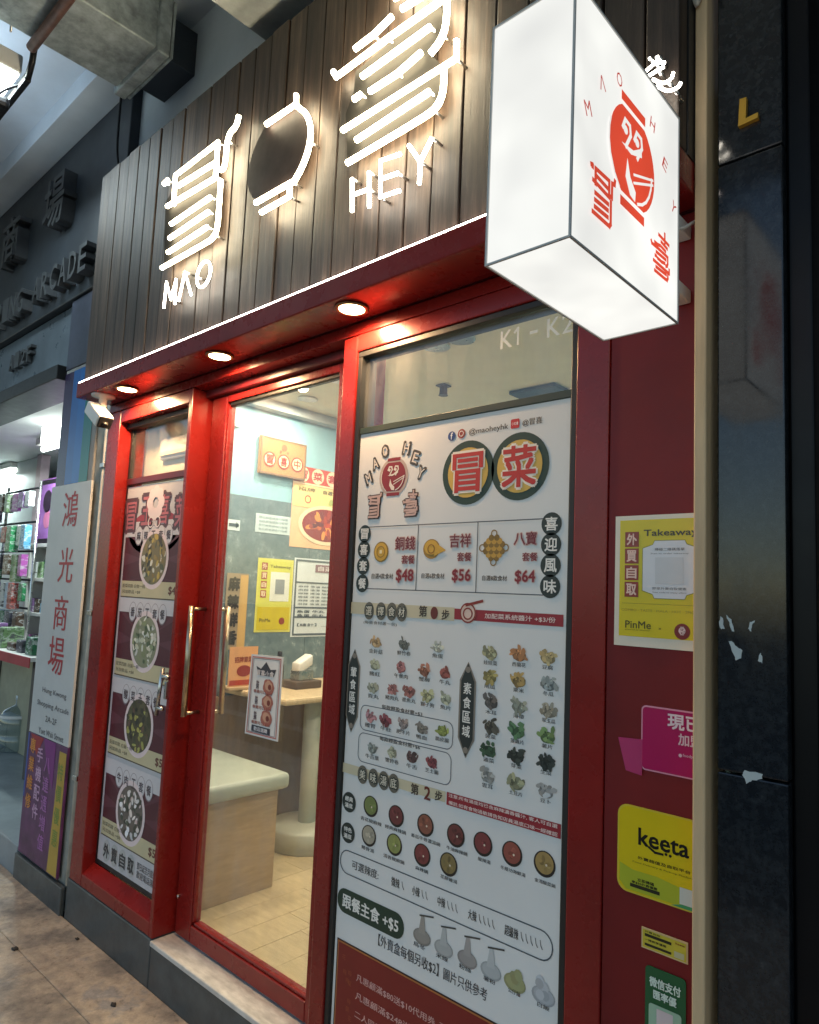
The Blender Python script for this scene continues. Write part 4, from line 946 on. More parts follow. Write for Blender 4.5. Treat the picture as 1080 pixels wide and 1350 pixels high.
K.rrect(u0+.1*w_, v0+.1*h_, u1-.1*w_, v1-.46*h_, .006, '#9fbfa4', 1); K.rect(u0+.3*w_, v0+.2*h_, u0+.7*w_, v1-.50*h_, '#d8c8c8', 2)
K.build('print', t, GLOSSINK)
# small hanging menu on the door
t = thing('door_flyer', 'small white flyer with crown heading and three dishes taped on the door glass', 'flyer', (-2.0, .099, 1.0))
FY = .0985; K = Ink('Y', FY); zH = zf(280, 780, .163)
cs = [K.uv(*zH(*q)) for q in ((318, 505), (575, 530), (530, 1215), (262, 1145))]
mesh('paper', [(u, FY, v) for u, v in cs]+[(u, FY+.001, v) for u, v in cs], [(3, 2, 1, 0), (4, 5, 6, 7), (0, 1, 5, 4), (1, 2, 6, 5), (2, 3, 7, 6), (3, 0, 4, 7)], WHITEP, t)
K = Ink('Y', FY-.0004)
def bil(a, b):
    p = [cs[0][i]*(1-a)+cs[1][i]*a for i in (0, 1)]; q = [cs[3][i]*(1-a)+cs[2][i]*a for i in (0, 1)]
    return (p[0]*(1-b)+q[0]*b, p[1]*(1-b)+q[1]*b)
K.line([bil(*q) for q in ((.06, .03), (.94, .03), (.94, .97), (.06, .97))], .004, '#b8706a', 1, True); K.line([bil(*q) for q in ((.10, .045), (.90, .045), (.90, .955), (.10, .955))], .0015, '#50424a', 1.2, True)
K.poly([bil(*q) for q in ((.2, .14), (.35, .17), (.5, .08), (.65, .17), (.82, .16), (.76, .25), (.28, .25))], '#3c3c44', 1)
u, v = bil(.5, .2); K.text('冒喜小食', u-.05, u+.05, v-.006, .020, '#d8d0cc', 2, .03)
for i in range(3):
    u, v = bil(.62, .38+.19*i); K.ell((u, v), .032, '#a8685a', 1, 18, rz=.028, jit=.08); K.ell((u, v+.004), .022, '#c89a80', 1.5, 14, rz=.018, jit=.12); K.ell((u+.008, v), .010, '#7a3a30', 2, 10)
    u, v = bil(.28, .37+.19*i); K.text('美味', u-.008, u+.008, v, .03, '#5a4a50', 1, .03); u, v = bil(.46, .455+.19*i); K.text('香脆可口 $28', u-.055, u+.055, v, .012, '#8a4a44', 1, .03)
u, v = bil(.48, .91); K.rect(u-.055, v-.011, u+.055, v+.011, '#3a3c48', 1); K.text('歡迎選購', u-.04, u+.04, v, .014, '#d8d8dc', 2, .02)
K.build('print', t)

# ================================================================== INSIDE THE RESTAURANT
WX, FZ, CZ, BY_ = -3.40, .180, 2.60, 3.4
fl_ = thing('interior_floor', '', ''); del fl_['label'], fl_['category']; fl_['kind'] = 'structure'
box('subfloor', WX, -.47, .13, BY_, -.02, FZ-.004, GASKET, fl_, 0)
row = 0; yv = .132
x0 = WX+.002
while x0 < -.49:
    x1 = min(x0+.15, -.475); y0 = .132; first = random.uniform(.3, 1.0)
    while y0 < BY_-.01:
        y1 = min(y0+first, BY_-.002); first = 1.1
        box('floor_plank', x0+.0008, x1-.0008, y0+.0008, y1-.0008, FZ-.003, FZ+random.uniform(0, .0006), FLOORW, fl_, 0)
        y0 = y1
    x0 = x1
iw = box('interior_wall', WX-.05, WX, .14, BY_, 2.02, CZ, TEALW, None, 0); tag(iw, kind='structure')
tw = thing('tiled_dado', '', ''); del tw['label'], tw['category']; tw['kind'] = 'structure'
for i in range(6):
    for j in range(3):
        y0 = .142+i*.6; z0 = FZ+.002+j*.614
        box('marble_tile', WX-.045, WX+.008, y0+.001, y0+.599 if i < 5 else BY_, z0+.001, z0+.612, MARBLE, tw, .0015)
for nm, b_ in (('interior_back_wall', (WX, -.47, BY_, BY_+.05, FZ, CZ)), ('interior_right_wall', (-.47, -.42, .31, BY_, FZ, CZ))):
    o = box(nm, *b_, TEALW, None, 0); tag(o, kind='structure')
ic = box('interior_ceiling', WX-.05, -.42, .11, BY_+.05, CZ+.002, CZ+.06, INCEIL, None, 0); tag(ic, kind='structure')
bh = box('bulkhead', WX+.001, -2.62, .14, .19, 1.98, CZ, INCEIL, None, .004); tag(bh, kind='structure')
cn = box('ceiling_cornice', WX+.001, WX+.07, .425, BY_, CZ-.055, CZ, pbr('grey_cornice', (.35, .38, .38), .6), None, .004); tag(cn, kind='structure')
ac = thing('air_conditioner', 'beige wall air conditioner seen through the pane over the bowl poster', 'air conditioner', (-2.9, .13, 2.05))
box('casing', -3.0, -2.66, .115, .139, 2.06, 2.16, WHITEP, ac, .01); box('louvre', -2.98, -2.68, .108, .114, 2.075, 2.095, INCEIL, ac, .002)
# downlights inside
SPOTS = [(-3.13, 1.05), (-2.70, .92), (-3.22, .60), (-2.2, .6), (-1.3, .8), (-1.2, 1.9), (-2.1, 1.9), (-3.0, 2.1)]
SL = ['round white ceiling downlight above the wooden table', 'round white ceiling downlight nearer the room centre than the table', 'round white ceiling downlight close to the pale blue wall corner',
      'round white ceiling downlight just inside the glass door', 'round white ceiling downlight behind the unit number glass', 'round white ceiling downlight at the back right of the room', 'round white ceiling downlight at the back middle of the room', 'round white ceiling downlight at the back corner over the posters']
for (x_, y_), lab in zip(SPOTS, SL):
    t = thing('ceiling_downlight', lab, 'downlight', (x_, y_, CZ), 'downlights in the restaurant ceiling')
    lathe('ring', [(.045, 0), (.058, -.003), (.06, -.007), (.048, -.008)], (x_, y_, CZ), WHITEP, t, 20)
    lathe('lamp_disc', [(.046, -.004), (.046, -.0075)], (x_, y_, CZ), INBULB, t, 20)
    lamp('light', 'AREA', (x_, y_, CZ-.012), 8.0, (1.0, .86, .64), t, (0, 0, 0), size=.09, shape='DISK')
for px, py, lab in ((575, 455, 'round grey ceiling vent next to its twin behind the top glass'), (608, 445, 'round grey ceiling vent nearest the unit number on glass')):  # ceiling discs stand in for round lamps mirrored in the glass
    q = onZ(px, py, CZ)
    t = thing('ceiling_vent', lab, 'vent', (q.x, q.y, CZ), 'round vents in the restaurant ceiling')
    lathe('rim', [(.060, 0), (.064, -.006), (.06, -.012), (.052, -.010)], (q.x, q.y, CZ), METAL, t, 26); lathe('grille', [(.051, -.004), (.051, -.008)], (q.x, q.y, CZ), pbr('vent_grey', (.30, .30, .25), .6) if 'vent_grey' not in MATS else MATS['vent_grey'], t, 26)  # rim and grille only model the circle of a mirrored lamp
q = onZ(585, 508, CZ); t = thing('ceiling_speaker', 'little black spotlight fitted to the ceiling behind the top glass', 'spotlight', (q.x, q.y, CZ))
box('plate', q.x-.03, q.x+.03, q.y-.03, q.y+.03, CZ-.008, CZ, BLACKP, t, .002); lathe('can', [(.02, -.01), (.022, -.05), (.026, -.055)], (q.x, q.y, CZ), BLACKP, t, 14)
q = onZ(714, 516, CZ); t = box('ceiling_hatch', q.x-.14, q.x+.14, q.y-.1, q.y+.1, CZ-.02, CZ, pbr('dark_green_hatch', (.03, .04, .03), .5), None, .004); tag(t, 'dark slotted air grille on the ceiling behind the top glass', 'grille')
# bench by the door
bn = thing('bench', 'oak laminate box bench with sage green cushion just inside the glass door', 'bench', (-3.0, .4, FZ))
box('box_base', WX+.01, -2.60, .17, .60, FZ, .600, BENCHW, bn, .004)
bmc = bmesh.new(); addbox(bmc, WX+.01, -2.57, .15, .645, .602, .675, .022)
from_bm('cushion', bmc, CUSH, bn, True)
# table
tb = thing('dining_table', 'pale wood dining table on cream pedestal with round base', 'table', (-3.06, 1.2, FZ))
box('tabletop', WX+.012, -2.79, .76, 1.62, .925, .958, TABLEW, tb, .012)
lathe('pole', [(.045, 0), (.045, .74)], (-2.93, 1.05, FZ+.003), POLEM, tb, 24)
lathe('base', [(.20, 0), (.20, .09), (.19, .105), (.05, .11)], (-2.93, 1.05, FZ+.002), POLEM, tb, 40)
lathe('pole', [(.045, 0), (.045, .74)], (-3.15, 1.40, FZ+.003), POLEM, tb, 24)
# far bench and stools
b2 = thing('bench', 'oak laminate bench with low back beyond the wooden table', 'bench', (-3.0, 1.95, FZ))
box('box_base', WX+.012, -2.62, 1.72, 2.15, FZ, .60, BENCHW, b2, .004); box('cushion', WX+.012, -2.6, 1.70, 2.16, .602, .665, CUSH, b2, .02)
box('backrest', WX+.012, -2.62, 2.17, 2.23, FZ, 1.10, BENCHW, b2, .006)
b3 = box('bench_back', WX+.012, -2.86, .625, .665, FZ, .925-.015, pbr('brown_panel', (.20, .135, .085), .5, var=.15, stretch=(1, 1, 6)), None, .004) if False else None
wn = box('wainscot', WX+.010, WX+.03, .66, 2.1, FZ, .90, pbr('brown_wood_panel', (.24, .165, .105), .45, var=.15, stretch=(1, 6, 1)), None, .004); tag(wn, 'brown wood panelling below the table against the tiled wall', 'panelling')
# things on the table
mh = thing('menu_stand', 'small orange and red standing menu card on the wooden table', 'menu stand', (-3.3, .95, .958))
K = Ink('X', -3.20); a, b = K.uv(308, 853), K.uv(332, 893)
sheet('card', 'X', -3.20, a[0]-.02, .975, b[0]+.03, max(a[1], 1.14), '#d9a070', mh, th=.003)
K = Ink('X', -3.199); uu, ww = (a[0]+b[0])/2, (b[0]-a[0])
K.ell((uu+.01, 1.055), .045, '#8a2c22', 1, 18, rz=.03); K.text('招牌冒菜', uu-.05, uu+.06, 1.115, .03, '#8a3020', 1, .03); K.rect(a[0]-.012, .982, b[0]+.02, 1.008, '#a83a2a', 1)
K.build('print', mh); box('foot', -3.23, -3.17, a[0]-.03, b[0]+.04, .9585, .9745, BENCHW, mh, .003)
nb = thing('napkin_box', 'dark caddy holding a white paper napkin stack on the wooden table', 'napkin box', (-3.0, 1.2, .958))
q = onZ(397, 906, .9585)
box('caddy', q.x-.07, q.x+.07, q.y-.09, q.y+.09, .9585, 1.0, pbr('brown_caddy', (.09, .06, .04), .5), nb, .006)
box('holder', q.x-.04, q.x+.04, q.y-.05, q.y+.05, 1.001, 1.055, METAL, nb, .004)
bmc = bmesh.new(); addbox(bmc, q.x-.035, q.x+.035, q.y-.05, q.y+.05, 1.056, 1.12, .012)
for v in bmc.verts: v.co.z += .02*math.sin(v.co.y*40)
from_bm('napkins', bmc, WHITEP, nb, True)
q = onZ(374, 901, .9585); sb = thing('sauce_bottle', 'dark sauce bottle standing behind the flyer on the wooden table', 'bottle', (q.x-.05, q.y, .958))
lathe('bottle', [(.026, 0), (.028, .01), (.028, .10), (.012, .13), (.011, .15)], (q.x-.05, q.y, .9585), BLACKP, sb, 16); lathe('cap', [(.014, .1505), (.014, .175), (.006, .18)], (q.x-.05, q.y, .9585), BLACKP, sb, 14)
q = onZ(362, 903, .9585); nk = thing('tissue_pack', 'crumpled white tissue pack peeking over the door flyer', 'tissue pack', (q.x-.1, q.y, .958))
bmc = bmesh.new(); addbox(bmc, q.x-.16, q.x-.06, q.y-.05, q.y+.05, .9585, 1.06, .03)
for v in bmc.verts: v.co.x += .012*math.sin(v.co.z*70+v.co.y*30)
from_bm('pack', bmc, WHITEP, nk, True)
# posters on the left wall
PX = WX+.010
def wallsheet(name, label, cat, tl, br, col, x=PX, th=.002, mat=None):
    K = Ink('X', x); a, b = K.uv(*tl), K.uv(*br); t = thing(name, label, cat, (x, (a[0]+b[0])/2, b[1]))
    sheet('paper', 'X', x, a[0], b[1], b[0], a[1], col, t, mat, th); return t, a[0], b[1], b[0], a[1], Ink('X', x+.0005, .001)
t, u0, v0, u1, v1, K = wallsheet('sign_panel', 'square peach sign with three ringed characters hung on the pale blue wall', 'sign', (345, 573), (402, 634), '#a87a50', WX+.03, .02)
w_, h_ = u1-u0, v1-v0; K.line(K.rr(u0+.006, v0+.006, u1-.006, v1-.006, .004), .010, '#7a6248', 1, True)
for i, ch in enumerate('冒喜中'):
    c_ = (u0+w_*(.2+.3*i), v0+h_*.40); K.ell(c_, w_*.135, '#8a3a2c', 1.6, 24); K.ell(c_, w_*.108, '#e6c39a', 2, 22); K.text(ch, c_[0]-w_*.07, c_[0]+w_*.07, c_[1], w_*.16, '#8a2a22', 3, .03)
K.ell((u0+w_*.5, v0+h_*.78), w_*.06, '#7a5a40', 2, 14); K.ell((u0+w_*.42, v0+h_*.66), w_*.025, '#7a5a40', 2, 10); K.ell((u0+w_*.58, v0+h_*.66), w_*.025, '#7a5a40', 2, 10); K.build('print', t)
t, u0, v0, u1, v1, K = wallsheet('food_poster', 'red and orange hotpot food poster beside the peach sign', 'poster', (388, 612), (462, 728), '#e8b890')
w_, h_ = u1-u0, v1-v0; K.rect(u0, v0+.80*h_, u1, v1, '#b8402c', 1)
for i, ch in enumerate('冒菜套餐'): K.ell((u0+w_*(.14+.24*i), v0+.90*h_), w_*.10, '#f0c8a8', 1.5, 14); K.text(ch, u0+w_*(.07+.24*i), u0+w_*(.21+.24*i), v0+.90*h_, .10*h_, '#a8281c', 2, .05)
K.rect(u0, v0+.78*h_, u1, v0+.80*h_, '#f0d0a8', 1.6); K.rect(u0+.02*w_, v0+.5*h_, u1, v0+.77*h_, '#e6cc88', 1.2)
K.text('招牌', u0+.08*w_, u0+.35*w_, v0+.72*h_, .05*h_, '#6a5a28', 2, .03); K.ring((u0+.24*w_, v0+.60*h_), .05*h_, .014*h_, '#b03024', 2); K.text('自選食材', u0+.48*w_, u0+.8*w_, v0+.72*h_, .05*h_, '#6a5a28', 2, .03); K.ell((u0+.62*w_, v0+.6*h_), .04*h_, '#a8b060', 2, 14, jit=.2)
c_ = (u0+.55*w_, v0+.30*h_); K.ell(c_, w_*.44, '#e8d4b0', 1.6, 30, rz=h_*.25); K.ell(c_, w_*.38, '#8a1e14', 2, 28, rz=h_*.205)
for i in range(40):
    a_ = random.uniform(0, 2*PI); d_ = math.sqrt(random.random())*.85; K.ell((c_[0]+w_*.34*d_*math.cos(a_), c_[1]+h_*.18*d_*math.sin(a_)), w_*random.uniform(.03, .08), jitc(random.choice(('#b03a1c', '#6a1410', '#d88a3a', '#8a2a1c', '#c9602a')), .1), 2.2+.03*i, 8, rz=w_*.03, rot=a_)
K.build('print', t)
t, u0, v0, u1, v1, K = wallsheet('takeaway_notice', 'yellow takeaway notice on the grey marble tiles inside the shop', 'poster', (341, 735), (382, 833), '#d8d46a')
w_, h_ = u1-u0, v1-v0; K.rect(u0+.05*w_, v0+.03*h_, u1-.05*w_, v0+.97*h_, '#cfd05a', 1); K.rect(u0+.05*w_, v0+.03*h_, u1-.05*w_, v0+.34*h_, '#c9b81a', 1.5)
for i, ch in enumerate('外買自取'): K.rect(u0+.10*w_, v0+h_*(.84-.125*i), u0+.26*w_, v0+h_*(.94-.125*i), '#a04a3c', 2); K.text(ch, u0+.12*w_, u0+.24*w_, v0+h_*(.89-.125*i), .07*h_, '#ecd8b8', 3, .03)
K.rect(u0+.36*w_, v0+.42*h_, u0+.9*w_, v0+.82*h_, '#dde2dc', 2); K.rect(u0+.5*w_, v0+.52*h_, u0+.76*w_, v0+.72*h_, '#8a929a', 3); K.text('Takeaway', u0+.33*w_, u0+.92*w_, v0+.89*h_, .05*h_, '#6a682a', 2, .03); K.text('PinMe', u0+.12*w_, u0+.42*w_, v0+.16*h_, .05*h_, '#5a521a', 2, .03); K.ell((u0+.74*w_, v0+.15*h_), .05*h_, '#8a3a1e', 2, 16); K.build('print', t)
t, u0, v0, u1, v1, K = wallsheet('menu_sheet', 'white ruled menu sheet on the grey marble tiles inside the shop', 'poster', (389, 735), (470, 838), '#d3dce2')
w_, h_ = u1-u0, v1-v0; K.line([(u0+.03*w_, v0+.03*h_), (u1-.03*w_, v0+.03*h_), (u1-.03*w_, v0+.97*h_), (u0+.03*w_, v0+.97*h_)], .012, '#56626c', 1, True)
for r_ in (.68, .36, .24): K.rect(u0+.03*w_, v0+r_*h_, u1-.03*w_, v0+(r_+.02)*h_, '#56626c', 1.5)
K.rect(u0+.3*w_, v0+.83*h_, u0+.95*w_, v0+.93*h_, '#8a6a78', 2); K.text('自選食材', u0+.34*w_, u0+.8*w_, v0+.88*h_, .06*h_, '#e0d8dc', 3, .03)
for r_ in range(6): K.text('麻辣 清湯 酸辣 蕃茄 冬蔭', u0+.07*w_, u1-.1*w_, v0+h_*(.64-.045*r_), .024*h_, '#5c6872', 2, .02)
for r_ in range(2): K.text('魚蛋 牛丸 豆腐 冬菇', u0+.07*w_, u1-.1*w_, v0+h_*(.32-.05*r_), .034*h_, '#4c5862', 2, .04)
K.text('【總計】_______', u0+.08*w_, u1-.2*w_, v0+.15*h_, .04*h_, '#5c6872', 2, .03); K.build('print', t)
t, u0, v0, u1, v1, K = wallsheet('character_banner', 'narrow hanging banner with black brush characters on the tiled wall', 'banner', (300, 755), (322, 856), '#9a8a72', WX+.016)
w_, h_ = u1-u0, v1-v0; K.rect(u0+.62*w_, v0+.02*h_, u1-.02*w_, v0+.98*h_, '#c9a468', 1)
for i, ch in enumerate('麻辣鮮香'): K.text(ch, u0+.10*w_, u0+.58*w_, v0+h_*(.86-.235*i), .17*h_, '#2c2620', 2, .06)
K.build('print', t)
t, u0, v0, u1, v1, K = wallsheet('arrow_sign', 'small white sign with a right pointing arrow inside by the door', 'sign', (284, 682), (316, 700), '#c6d4da')
w_, h_ = u1-u0, v1-v0; K.line([(u0+.6*w_, v0+.5*h_), (u0+.9*w_, v0+.5*h_)], .018, '#3c464c', 1); K.poly([(u0+.84*w_, v0+.2*h_), (u0+.97*w_, v0+.5*h_), (u0+.84*w_, v0+.8*h_)], '#3c464c', 1); K.text('洗手', u0+.1*w_, u0+.5*w_, v0+.5*h_, .5*h_, '#5a7ab0', 1, .03); K.build('print', t)
t, u0, v0, u1, v1, K = wallsheet('notice_sheet', 'pale handwritten notice sheet under the peach sign', 'poster', (338, 676), (382, 706), '#bccdd2')
for r_ in range(4): K.text('各位顧客請自行取餐', u0+.02, u1-.02, v0+(v1-v0)*(.82-.21*r_), (v1-v0)*.12, '#7a8c94', 1)
K.build('print', t)
t, u0, v0, u1, v1, K = wallsheet('wall_switch', 'small white switch plate high on the pale blue wall', 'switch', (309, 548), (317, 563), '#c9d4d0', WX+.018, .016); K.rect(u0+.3*(u1-u0), v0+.2*(v1-v0), u1-.3*(u1-u0), v0+.6*(v1-v0), '#eef0ea', 1); K.build('rocker', t)

# ================================================================== LEFT NEIGHBOUR: ARCADE ENTRANCE
pl = thing('arcade_pillar', 'grey plastered pillar with rainbow film above the white arcade sign board', 'pillar', (-3.6, .1, 0))
box('shaft', -3.90, -3.455, .012, .42, .0, 2.62, pbr('grey_pillar_plaster', (.22, .23, .23), .7, var=.2, bump=.2), pl, .006)
box('base_stone', -3.92, -3.335, -.012, .010, -.01, .118, PLINTH, pl, .004)
K = Ink('Y', .0105)
xs_ = [onY(px, 560, .0105).x for px in (82, 92, 101, 118, 127)]
for (a, b, col) in ((-3.90, xs_[1], '#3c3450'), (xs_[1], xs_[2], '#2f5f9c'), (xs_[2], xs_[2]+(xs_[3]-xs_[2])*.55, '#2a66a8'), (xs_[2]+(xs_[3]-xs_[2])*.55, xs_[3]+.03, '#1f6e6a')):
    K.rect(a, 1.99, min(b, -3.456), 2.60, col, 1)
K.build('rainbow_film', pl, GLOSSINK)
pi_ = thing('concrete_pilaster', 'weathered grey concrete strip with a downpipe beside the red frame', 'pilaster', (-3.38, .05, 0))
box('shaft', -3.452, -3.345, .02, .4, .0, 2.335, pbr('weathered_render', (.26, .26, .23), .75, var=.3, scale=12, bump=.3, bscale=40), pi_, .006)
tube('downpipe', [(-3.325, .02, .13), (-3.325, .02, 2.36)], .018, pbr('pale_pipe', (.42, .41, .36), .5, var=.25, scale=14), pi_, 14)
for z in (.6, 1.35, 2.05): box('pipe_clip', -3.348, -3.302, -.002, .045, z-.012, z+.012, METAL, pi_, .003)
sg = thing('arcade_sign_board', 'tall white sign board with red Chinese characters beside the red shop', 'sign', (-3.62, 0, .12))
box('board', -3.905, -3.415, -.004, .0085, .72, 1.985, pbr('white_sign_board', (.52, .54, .54), .4, var=.08, scale=4), sg, .002)
for ch, q in (('鴻', (93, 671)), ('光', (87, 745)), ('商', (80, 808)), ('場', (74, 864))): K = Ink('Y', -.0045); K.pchar(ch, q, 46 if ch != '場' else 50, '#a82834', 1, .012, 1.0); K.build('character', sg)
for t_, a_, b_, h_ in (('Hung Kwong', (56, 913), (88, 916), 9), ('Shopping Arcade', (49, 930), (91, 936), 9), ('2A-2F', (60, 949), (75, 951), 8), ('Yuet Wah Street', (51, 965), (84, 972), 8)): K = Ink('Y', -.0045); K.ptext(t_, a_, b_, h_, '#4a4a50', 1, .01); K.build('lettering', sg)
ad = thing('advert_panel', 'purple and yellow advert panel under the white arcade sign board', 'advert', (-3.62, 0, .12))
box('panel', -3.905, -3.415, -.004, .0085, .13, .718, pbr('purple_print', (.11, .030, .10), .4, var=.4, scale=9), ad, .002)
K = Ink('Y', -.0045); K.poly([(-3.53, .135), (-3.42, .135), (-3.42, .69), (-3.50, .69), (-3.51, .45)], '#b8973c', 1); K.poly([(-3.87, .715), (-3.70, .715), (-3.78, .62)], '#9a2c34', 1); K.rect(-3.903, .40, -3.885, .715, '#4a5aa0', 1); K.poly([(-3.7, .717), (-3.55, .717), (-3.55, .5), (-3.64, .6)], '#7a2a78', 1)
for i, (col, u) in enumerate((('#d88a3a', -3.83), ('#c9a0c0', -3.73), ('#a86aa8', -3.63))):
    for j, ch in enumerate(('專業維修', '手機配件', '八達通增值')[i]): K.text(ch, u-.035, u+.035, .66-.09*j-.03*i, .07, col, 2, .02)
for j, ch in enumerate('特價優惠'): K.text(ch, -3.50, -3.44, .60-.10*j, .075, '#7a8a3a', 2, .02)
K.build('print', ad)
aw = thing('arcade_fascia', 'dark navy arcade fascia with raised metal lettering left of the plank sign', 'fascia', (-4.5, .1, 2.9))
box('panel', -9.5, -3.34, .0, .15, 3.02, 4.085, NAVY, aw, .006)
box('lower_panel', -9.5, -3.92, .04, .15, 2.66, 3.016, pbr('blue_grey_panel', (.10, .13, .16), .3, var=.4, scale=3), aw, .004)
box('edge_beam', -9.5, -3.92, -.03, .2, 2.575, 2.655, pbr('black_beam', (.012, .014, .016), .4), aw, .005)
box('corner_post', -3.915, -3.458, .014, .15, 2.625, 3.015, pbr('blue_post', (.05, .06, .09), .4, var=.3), aw, .004)
def letter3d(ch, u0, u1, v0, v1, parent, y=0.0, depth=.07, bold=.015):
    vs, fs, a, b, c_, d_ = glyphs(ch, bold, .05)
    zz = [v[2] for v in vs]; z0, z1 = min(zz), max(zz)
    V = [(u0+(x_-a)/(b-a)*(u1-u0), y-(z_-z0)/(z1-z0)*depth, v0+(y_-c_)/(d_-c_)*(v1-v0)) for x_, y_, z_ in vs]
    mesh('letter', V, [tuple(f) for f in fs], LETTERM, parent)
for ch, tl, br in (('場', (62, 233), (101, 304)), ('商', (10, 288), (36, 350))):
    a, b = onY(*tl, -.03), onY(*br, -.03); um = (a.x+b.x)/2; s_ = .30
    zc = onY((tl[0]+br[0])/2, (tl[1]+br[1])/2, -.03).z; letter3d(ch, um-s_/2, um+s_/2, zc-s_*.52, zc+s_*.52, aw)
txt_ = 'SHOPPING ARCADE'; e = onY(124, 318, -.03); zc = 3.16; step = .128
for i, ch in enumerate(txt_[::-1]):
    if ch == ' ': continue
    u = e.x-.055-i*step; letter3d(ch, u-.048, u+.048, zc-.075, zc+.075, aw, depth=.06, bold=.01)
for i, ch in enumerate('A-2F'[::-1]):
    letter3d(ch, -4.55-i*.10, -4.48-i*.10, 2.80, 2.90, aw, y=.04, depth=.03)
# neighbour stall inside the arcade
nf = box('arcade_floor', -12, -3.925, .0, 4.0, -.02, .145, pbr('grey_step_tile', (.22, .25, .27), .35, var=.2, scale=5), None, .006); tag(nf, kind='structure')
for nm, b_, m_ in (('arcade_back_wall', (-12, -3.46, 1.55, 1.6, .145, 3.0), STRIPWALL), ('arcade_ceiling', (-12, -3.46, .155, 1.6, 2.66, 2.72), STRIPWALL)):
    o = box(nm, *b_, m_, None, 0); tag(o, kind='structure')
def n8(px, py, y=.8): return onY(px, py, y)
for i, (px, py, y_, lab) in enumerate(((76, 566, .72, 'glaring fluorescent fitting beside the rainbow pillar'), (20, 520, 1.0, 'fluorescent fitting over the accessory rack'))):
    q = n8(px, py, y_); t = thing('fluorescent_fitting', lab, 'light', (q.x, y_, 2.62), 'fluorescent fittings in the arcade stall')
    box('tray', q.x-.28, q.x+.28, y_-.06, y_+.06, 2.60, 2.655, WHITEP, t, .006)
    tube('tube', [(q.x-.27, y_, 2.575), (q.x+.27, y_, 2.575)], .022, TUBE, t, 10)
    lamp('light', 'AREA', (q.x, y_-.05, 2.53), 22, (.84, 1.0, .97), t, (0, 0, 0), size=.5, size_y=.1, shape='RECTANGLE')
q = n8(75, 575, .55); t = thing('shop_spotlight', 'bright white cube lamp hung beside the rainbow pillar', 'light', (q.x, .55, q.z))
box('lamp_body', q.x-.12, q.x+.12, .48, .62, q.z-.07, q.z+.07, TUBE, t, .01); tube('stem', [(q.x, .55, q.z+.07), (q.x, .55, 2.66)], .01, METAL, t, 8)
# white partition, rack and goods
A_, B_ = n8(0, 560, 1.0), n8(48, 700, 1.0)
pt = thing('stall_partition', 'big white backlit looking partition behind the accessory rack', 'partition', (-7, 1.0, .145))
box('panel', A_.x-1.6, B_.x-.04, 1.0, 1.04, .145, 2.655, STRIPWALL, pt, .004)
box('pink_post', B_.x-.035, B_.x+.07, .96, 1.04, .145, 2.655, pbr('pink_white_post', (.62, .48, .52), .5), pt, .004)
q0, q1 = n8(56, 640, .9), n8(75, 703, .9)
pp_ = thing('purple_poster', 'glowing purple poster with dark round figure by the accessory rack', 'poster', ((q0.x+q1.x)/2, .9, q1.z))
box('panel', q0.x, q1.x+.15, .9, .93, q1.z-.1, q0.z+.05, pbr('purple_panel', (.42, .16, .55), .4), pp_, .003)
K = Ink('Y', .8992); u, v = K.uv(63, 661); K.ell((u, v), .10, '#2c1430', 1, 20); K.ell((u+.02, v-.16), .08, '#d87aa8', 1, 16); K.rect(q0.x, q0.z, q1.x+.14, q0.z+.04, '#201428', 1); K.rect(q0.x, q1.z-.09, q1.x+.14, q1.z-.04, '#201428', 1); K.build('print', pp_)
sh = thing('white_shelf_unit', 'white shelf unit with small boxes behind the arcade sign board', 'shelf', (n8(57, 800, .9).x, .9, .145))
q0, q1 = n8(47, 720, .9), n8(66, 860, .9)
for zz in (q0.z, (q0.z*2+q1.z)/3, (q0.z+q1.z*2)/3, q1.z): box('shelf_board', q0.x, q1.x+.25, .86, 1.0, zz-.015, zz+.015, WHITEP, sh, .003)
box('side', q0.x-.03, q0.x-.002, .86, 1.0, .145, q0.z+.02, WHITEP, sh, .003); box('back', q0.x, q1.x+.25, 1.002, 1.02, .145, q0.z+.3, WHITEP, sh, .003)
GC = ['#3a8a5a', '#b05aa8', '#5a9ac0', '#c0c4c0', '#4a4a55', '#a8504a', '#7a9a6a', '#d8d8d0', '#8a6a9a', '#2f6a4a', '#9ab0c8', '#58463a']
GN = ['green', 'magenta', 'sky blue', 'silver grey', 'charcoal', 'brick red', 'sage green', 'off white', 'violet', 'dark green', 'pale blue', 'dark brown']
def packmat(i, c):
    m, n, b = newmat('pack_%d' % i); c = lin(c); v = coords(n, (1, 1, 2.2))
    o = ramp(n, noise(n, v, 11, 3, .6), [(.36, mul(c, .35)), (.40, c), (.52, c), (.54, (.55, .57, .56)), (.60, mul(c, 1.3)), (.66, (.12, .12, .13))])
    n.links.new(o, b.inputs['Base Color']); b.inputs['Roughness'].default_value = .3; return m
gm = [packmat(i, c) for i, c in enumerate(GC)]
SBOX = ['small white carton', 'small grey carton', 'small blue carton', 'small dark carton']
for zi, zz in enumerate(((q0.z*2+q1.z)/3, (q0.z+q1.z*2)/3, q1.z)):
    for j in range(3):
        x_ = q0.x+.03+j*.13; o = box('carton', x_, x_+.09, .88, .97, zz+.0155, zz+.0155+random.uniform(.08, .16), gm[(zi*5+j*3+3) % 12], None, .004)
        tag(o, 'small '+GN[(zi*5+j*3+3) % 12]+' carton on the '+('top', 'middle', 'bottom')[zi]+' board of the white shelf unit', 'carton', 'cartons on the white shelf unit')
rk = thing('accessory_rack', 'wire rack hung with blister packs of phone accessories', 'rack', (n8(25, 850, .75).x, .75, .145))
xa, xb = n8(-25, 645, .75).x, n8(52, 645, .75).x
rows = [n8(25, y_, .75).z for y_ in (648, 690, 727, 764, 801)]
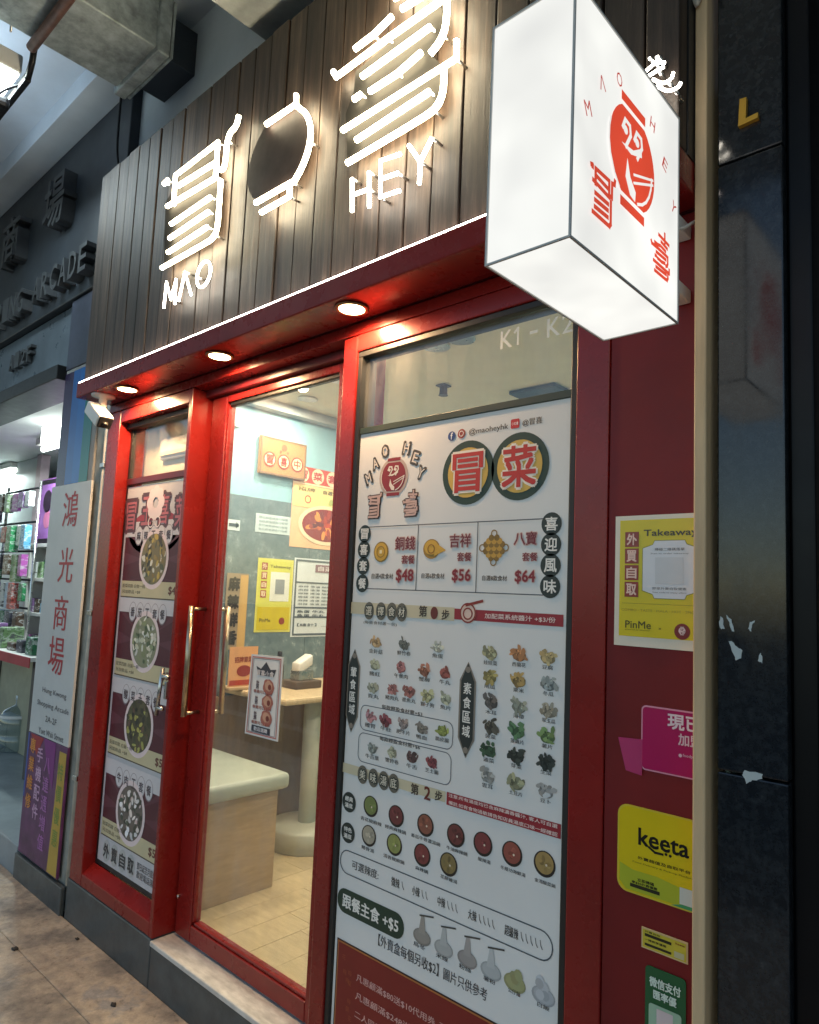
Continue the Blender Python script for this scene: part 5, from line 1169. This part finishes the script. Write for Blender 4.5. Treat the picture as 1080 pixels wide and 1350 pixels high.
for z in rows: tube('rail', [(xa, .75, z), (xb, .75, z)], .010, BLACKP, rk, 6)
for x_ in (xa, (xa+xb)/2, xb): tube('upright', [(x_, .76, .146), (x_, .76, rows[0]+.06)], .012, METAL, rk, 8)
n_ = 0
for ri, z in enumerate(rows):
    for j in range(10):
        x_ = xa+(j+.5)*(xb-xa)/10+random.uniform(-.02, .02); h_ = random.uniform(.12, .24); w_ = random.uniform(.07, .14)
        o = box('blister_pack', x_-w_/2, x_+w_/2, .700+random.uniform(-.04, .015), .738, z-.03-h_, z-.03, gm[(n_*7+ri) % 12], None, .006)
        tag(o, GN[(n_*7+ri) % 12]+' blister pack hanging on the wire accessory rack', 'pack', 'blister packs on the accessory rack'); n_ += 1
tt = thing('stall_table', 'counter table with white top and red edge below the accessory rack', 'table', (n8(20, 900, .55).x, .55, .145))
q0, q1 = n8(-40, 852, .45), n8(52, 858, .45)
zt_ = (q0.z+q1.z)/2
box('tabletop', q0.x, q1.x, .40, .70, zt_-.03, zt_, WHITEP, tt, .005); box('red_edge', q0.x, q1.x-.0, .392, .399, zt_-.07, zt_-.002, pbr('red_edge_band', (.40, .04, .05), .4), tt, .002)
for x_ in (q0.x+.05, q1.x-.07): 
    for y_ in (.44, .66): box('leg', x_, x_+.05, y_, y_+.04, .146, zt_-.031, pbr('dark_leg', (.06, .05, .045), .5) if 'dark_leg' not in MATS else MATS['dark_leg'], tt, .003)
box('front_panel', q0.x+.1, q1.x-.35, .67, .69, .146, zt_-.071, pbr('olive_panel', (.30, .29, .20), .5), tt, .003)
for j in range(7):
    x_ = q0.x+.12+j*(q1.x-q0.x-.2)/7; hh = random.uniform(.05, .2)
    o = box('goods_box', x_, x_+random.uniform(.07, .14), .45, .60, zt_+.0005, zt_+hh, gm[(j*5+3) % 12], None, .006); tag(o, 'small '+GN[(j*5+3) % 12]+' goods box standing on the red edged counter table', 'box', 'goods boxes on the counter table')
q = onZ(22, 988, .146); jg = thing('water_jug', 'large clear plastic water jug on the grey arcade floor', 'jug', (q.x, q.y, .146))
JUG = glass('jug_plastic', (.72, .80, .84), 2.2)
s_ = .62
lathe('body', [(.10*s_*2, 0), (.118*s_*2, .02), (.118*s_*2, .12), (.11*s_*2, .13), (.118*s_*2, .14), (.118*s_*2, .25), (.09*s_*2, .31), (.03*s_*2, .35), (.028*s_*2, .39)], (q.x, q.y, .147), JUG, jg, 28)
lathe('cap', [(.032*s_*2, .391), (.032*s_*2, .42)], (q.x, q.y, .147), pbr('blue_cap', (.5, .55, .6), .4), jg, 16); lathe('band', [(.119*s_*2, .255), (.121*s_*2, .26), (.121*s_*2, .275), (.119*s_*2, .28)], (q.x, q.y, .147), WHITEP, jg, 28)
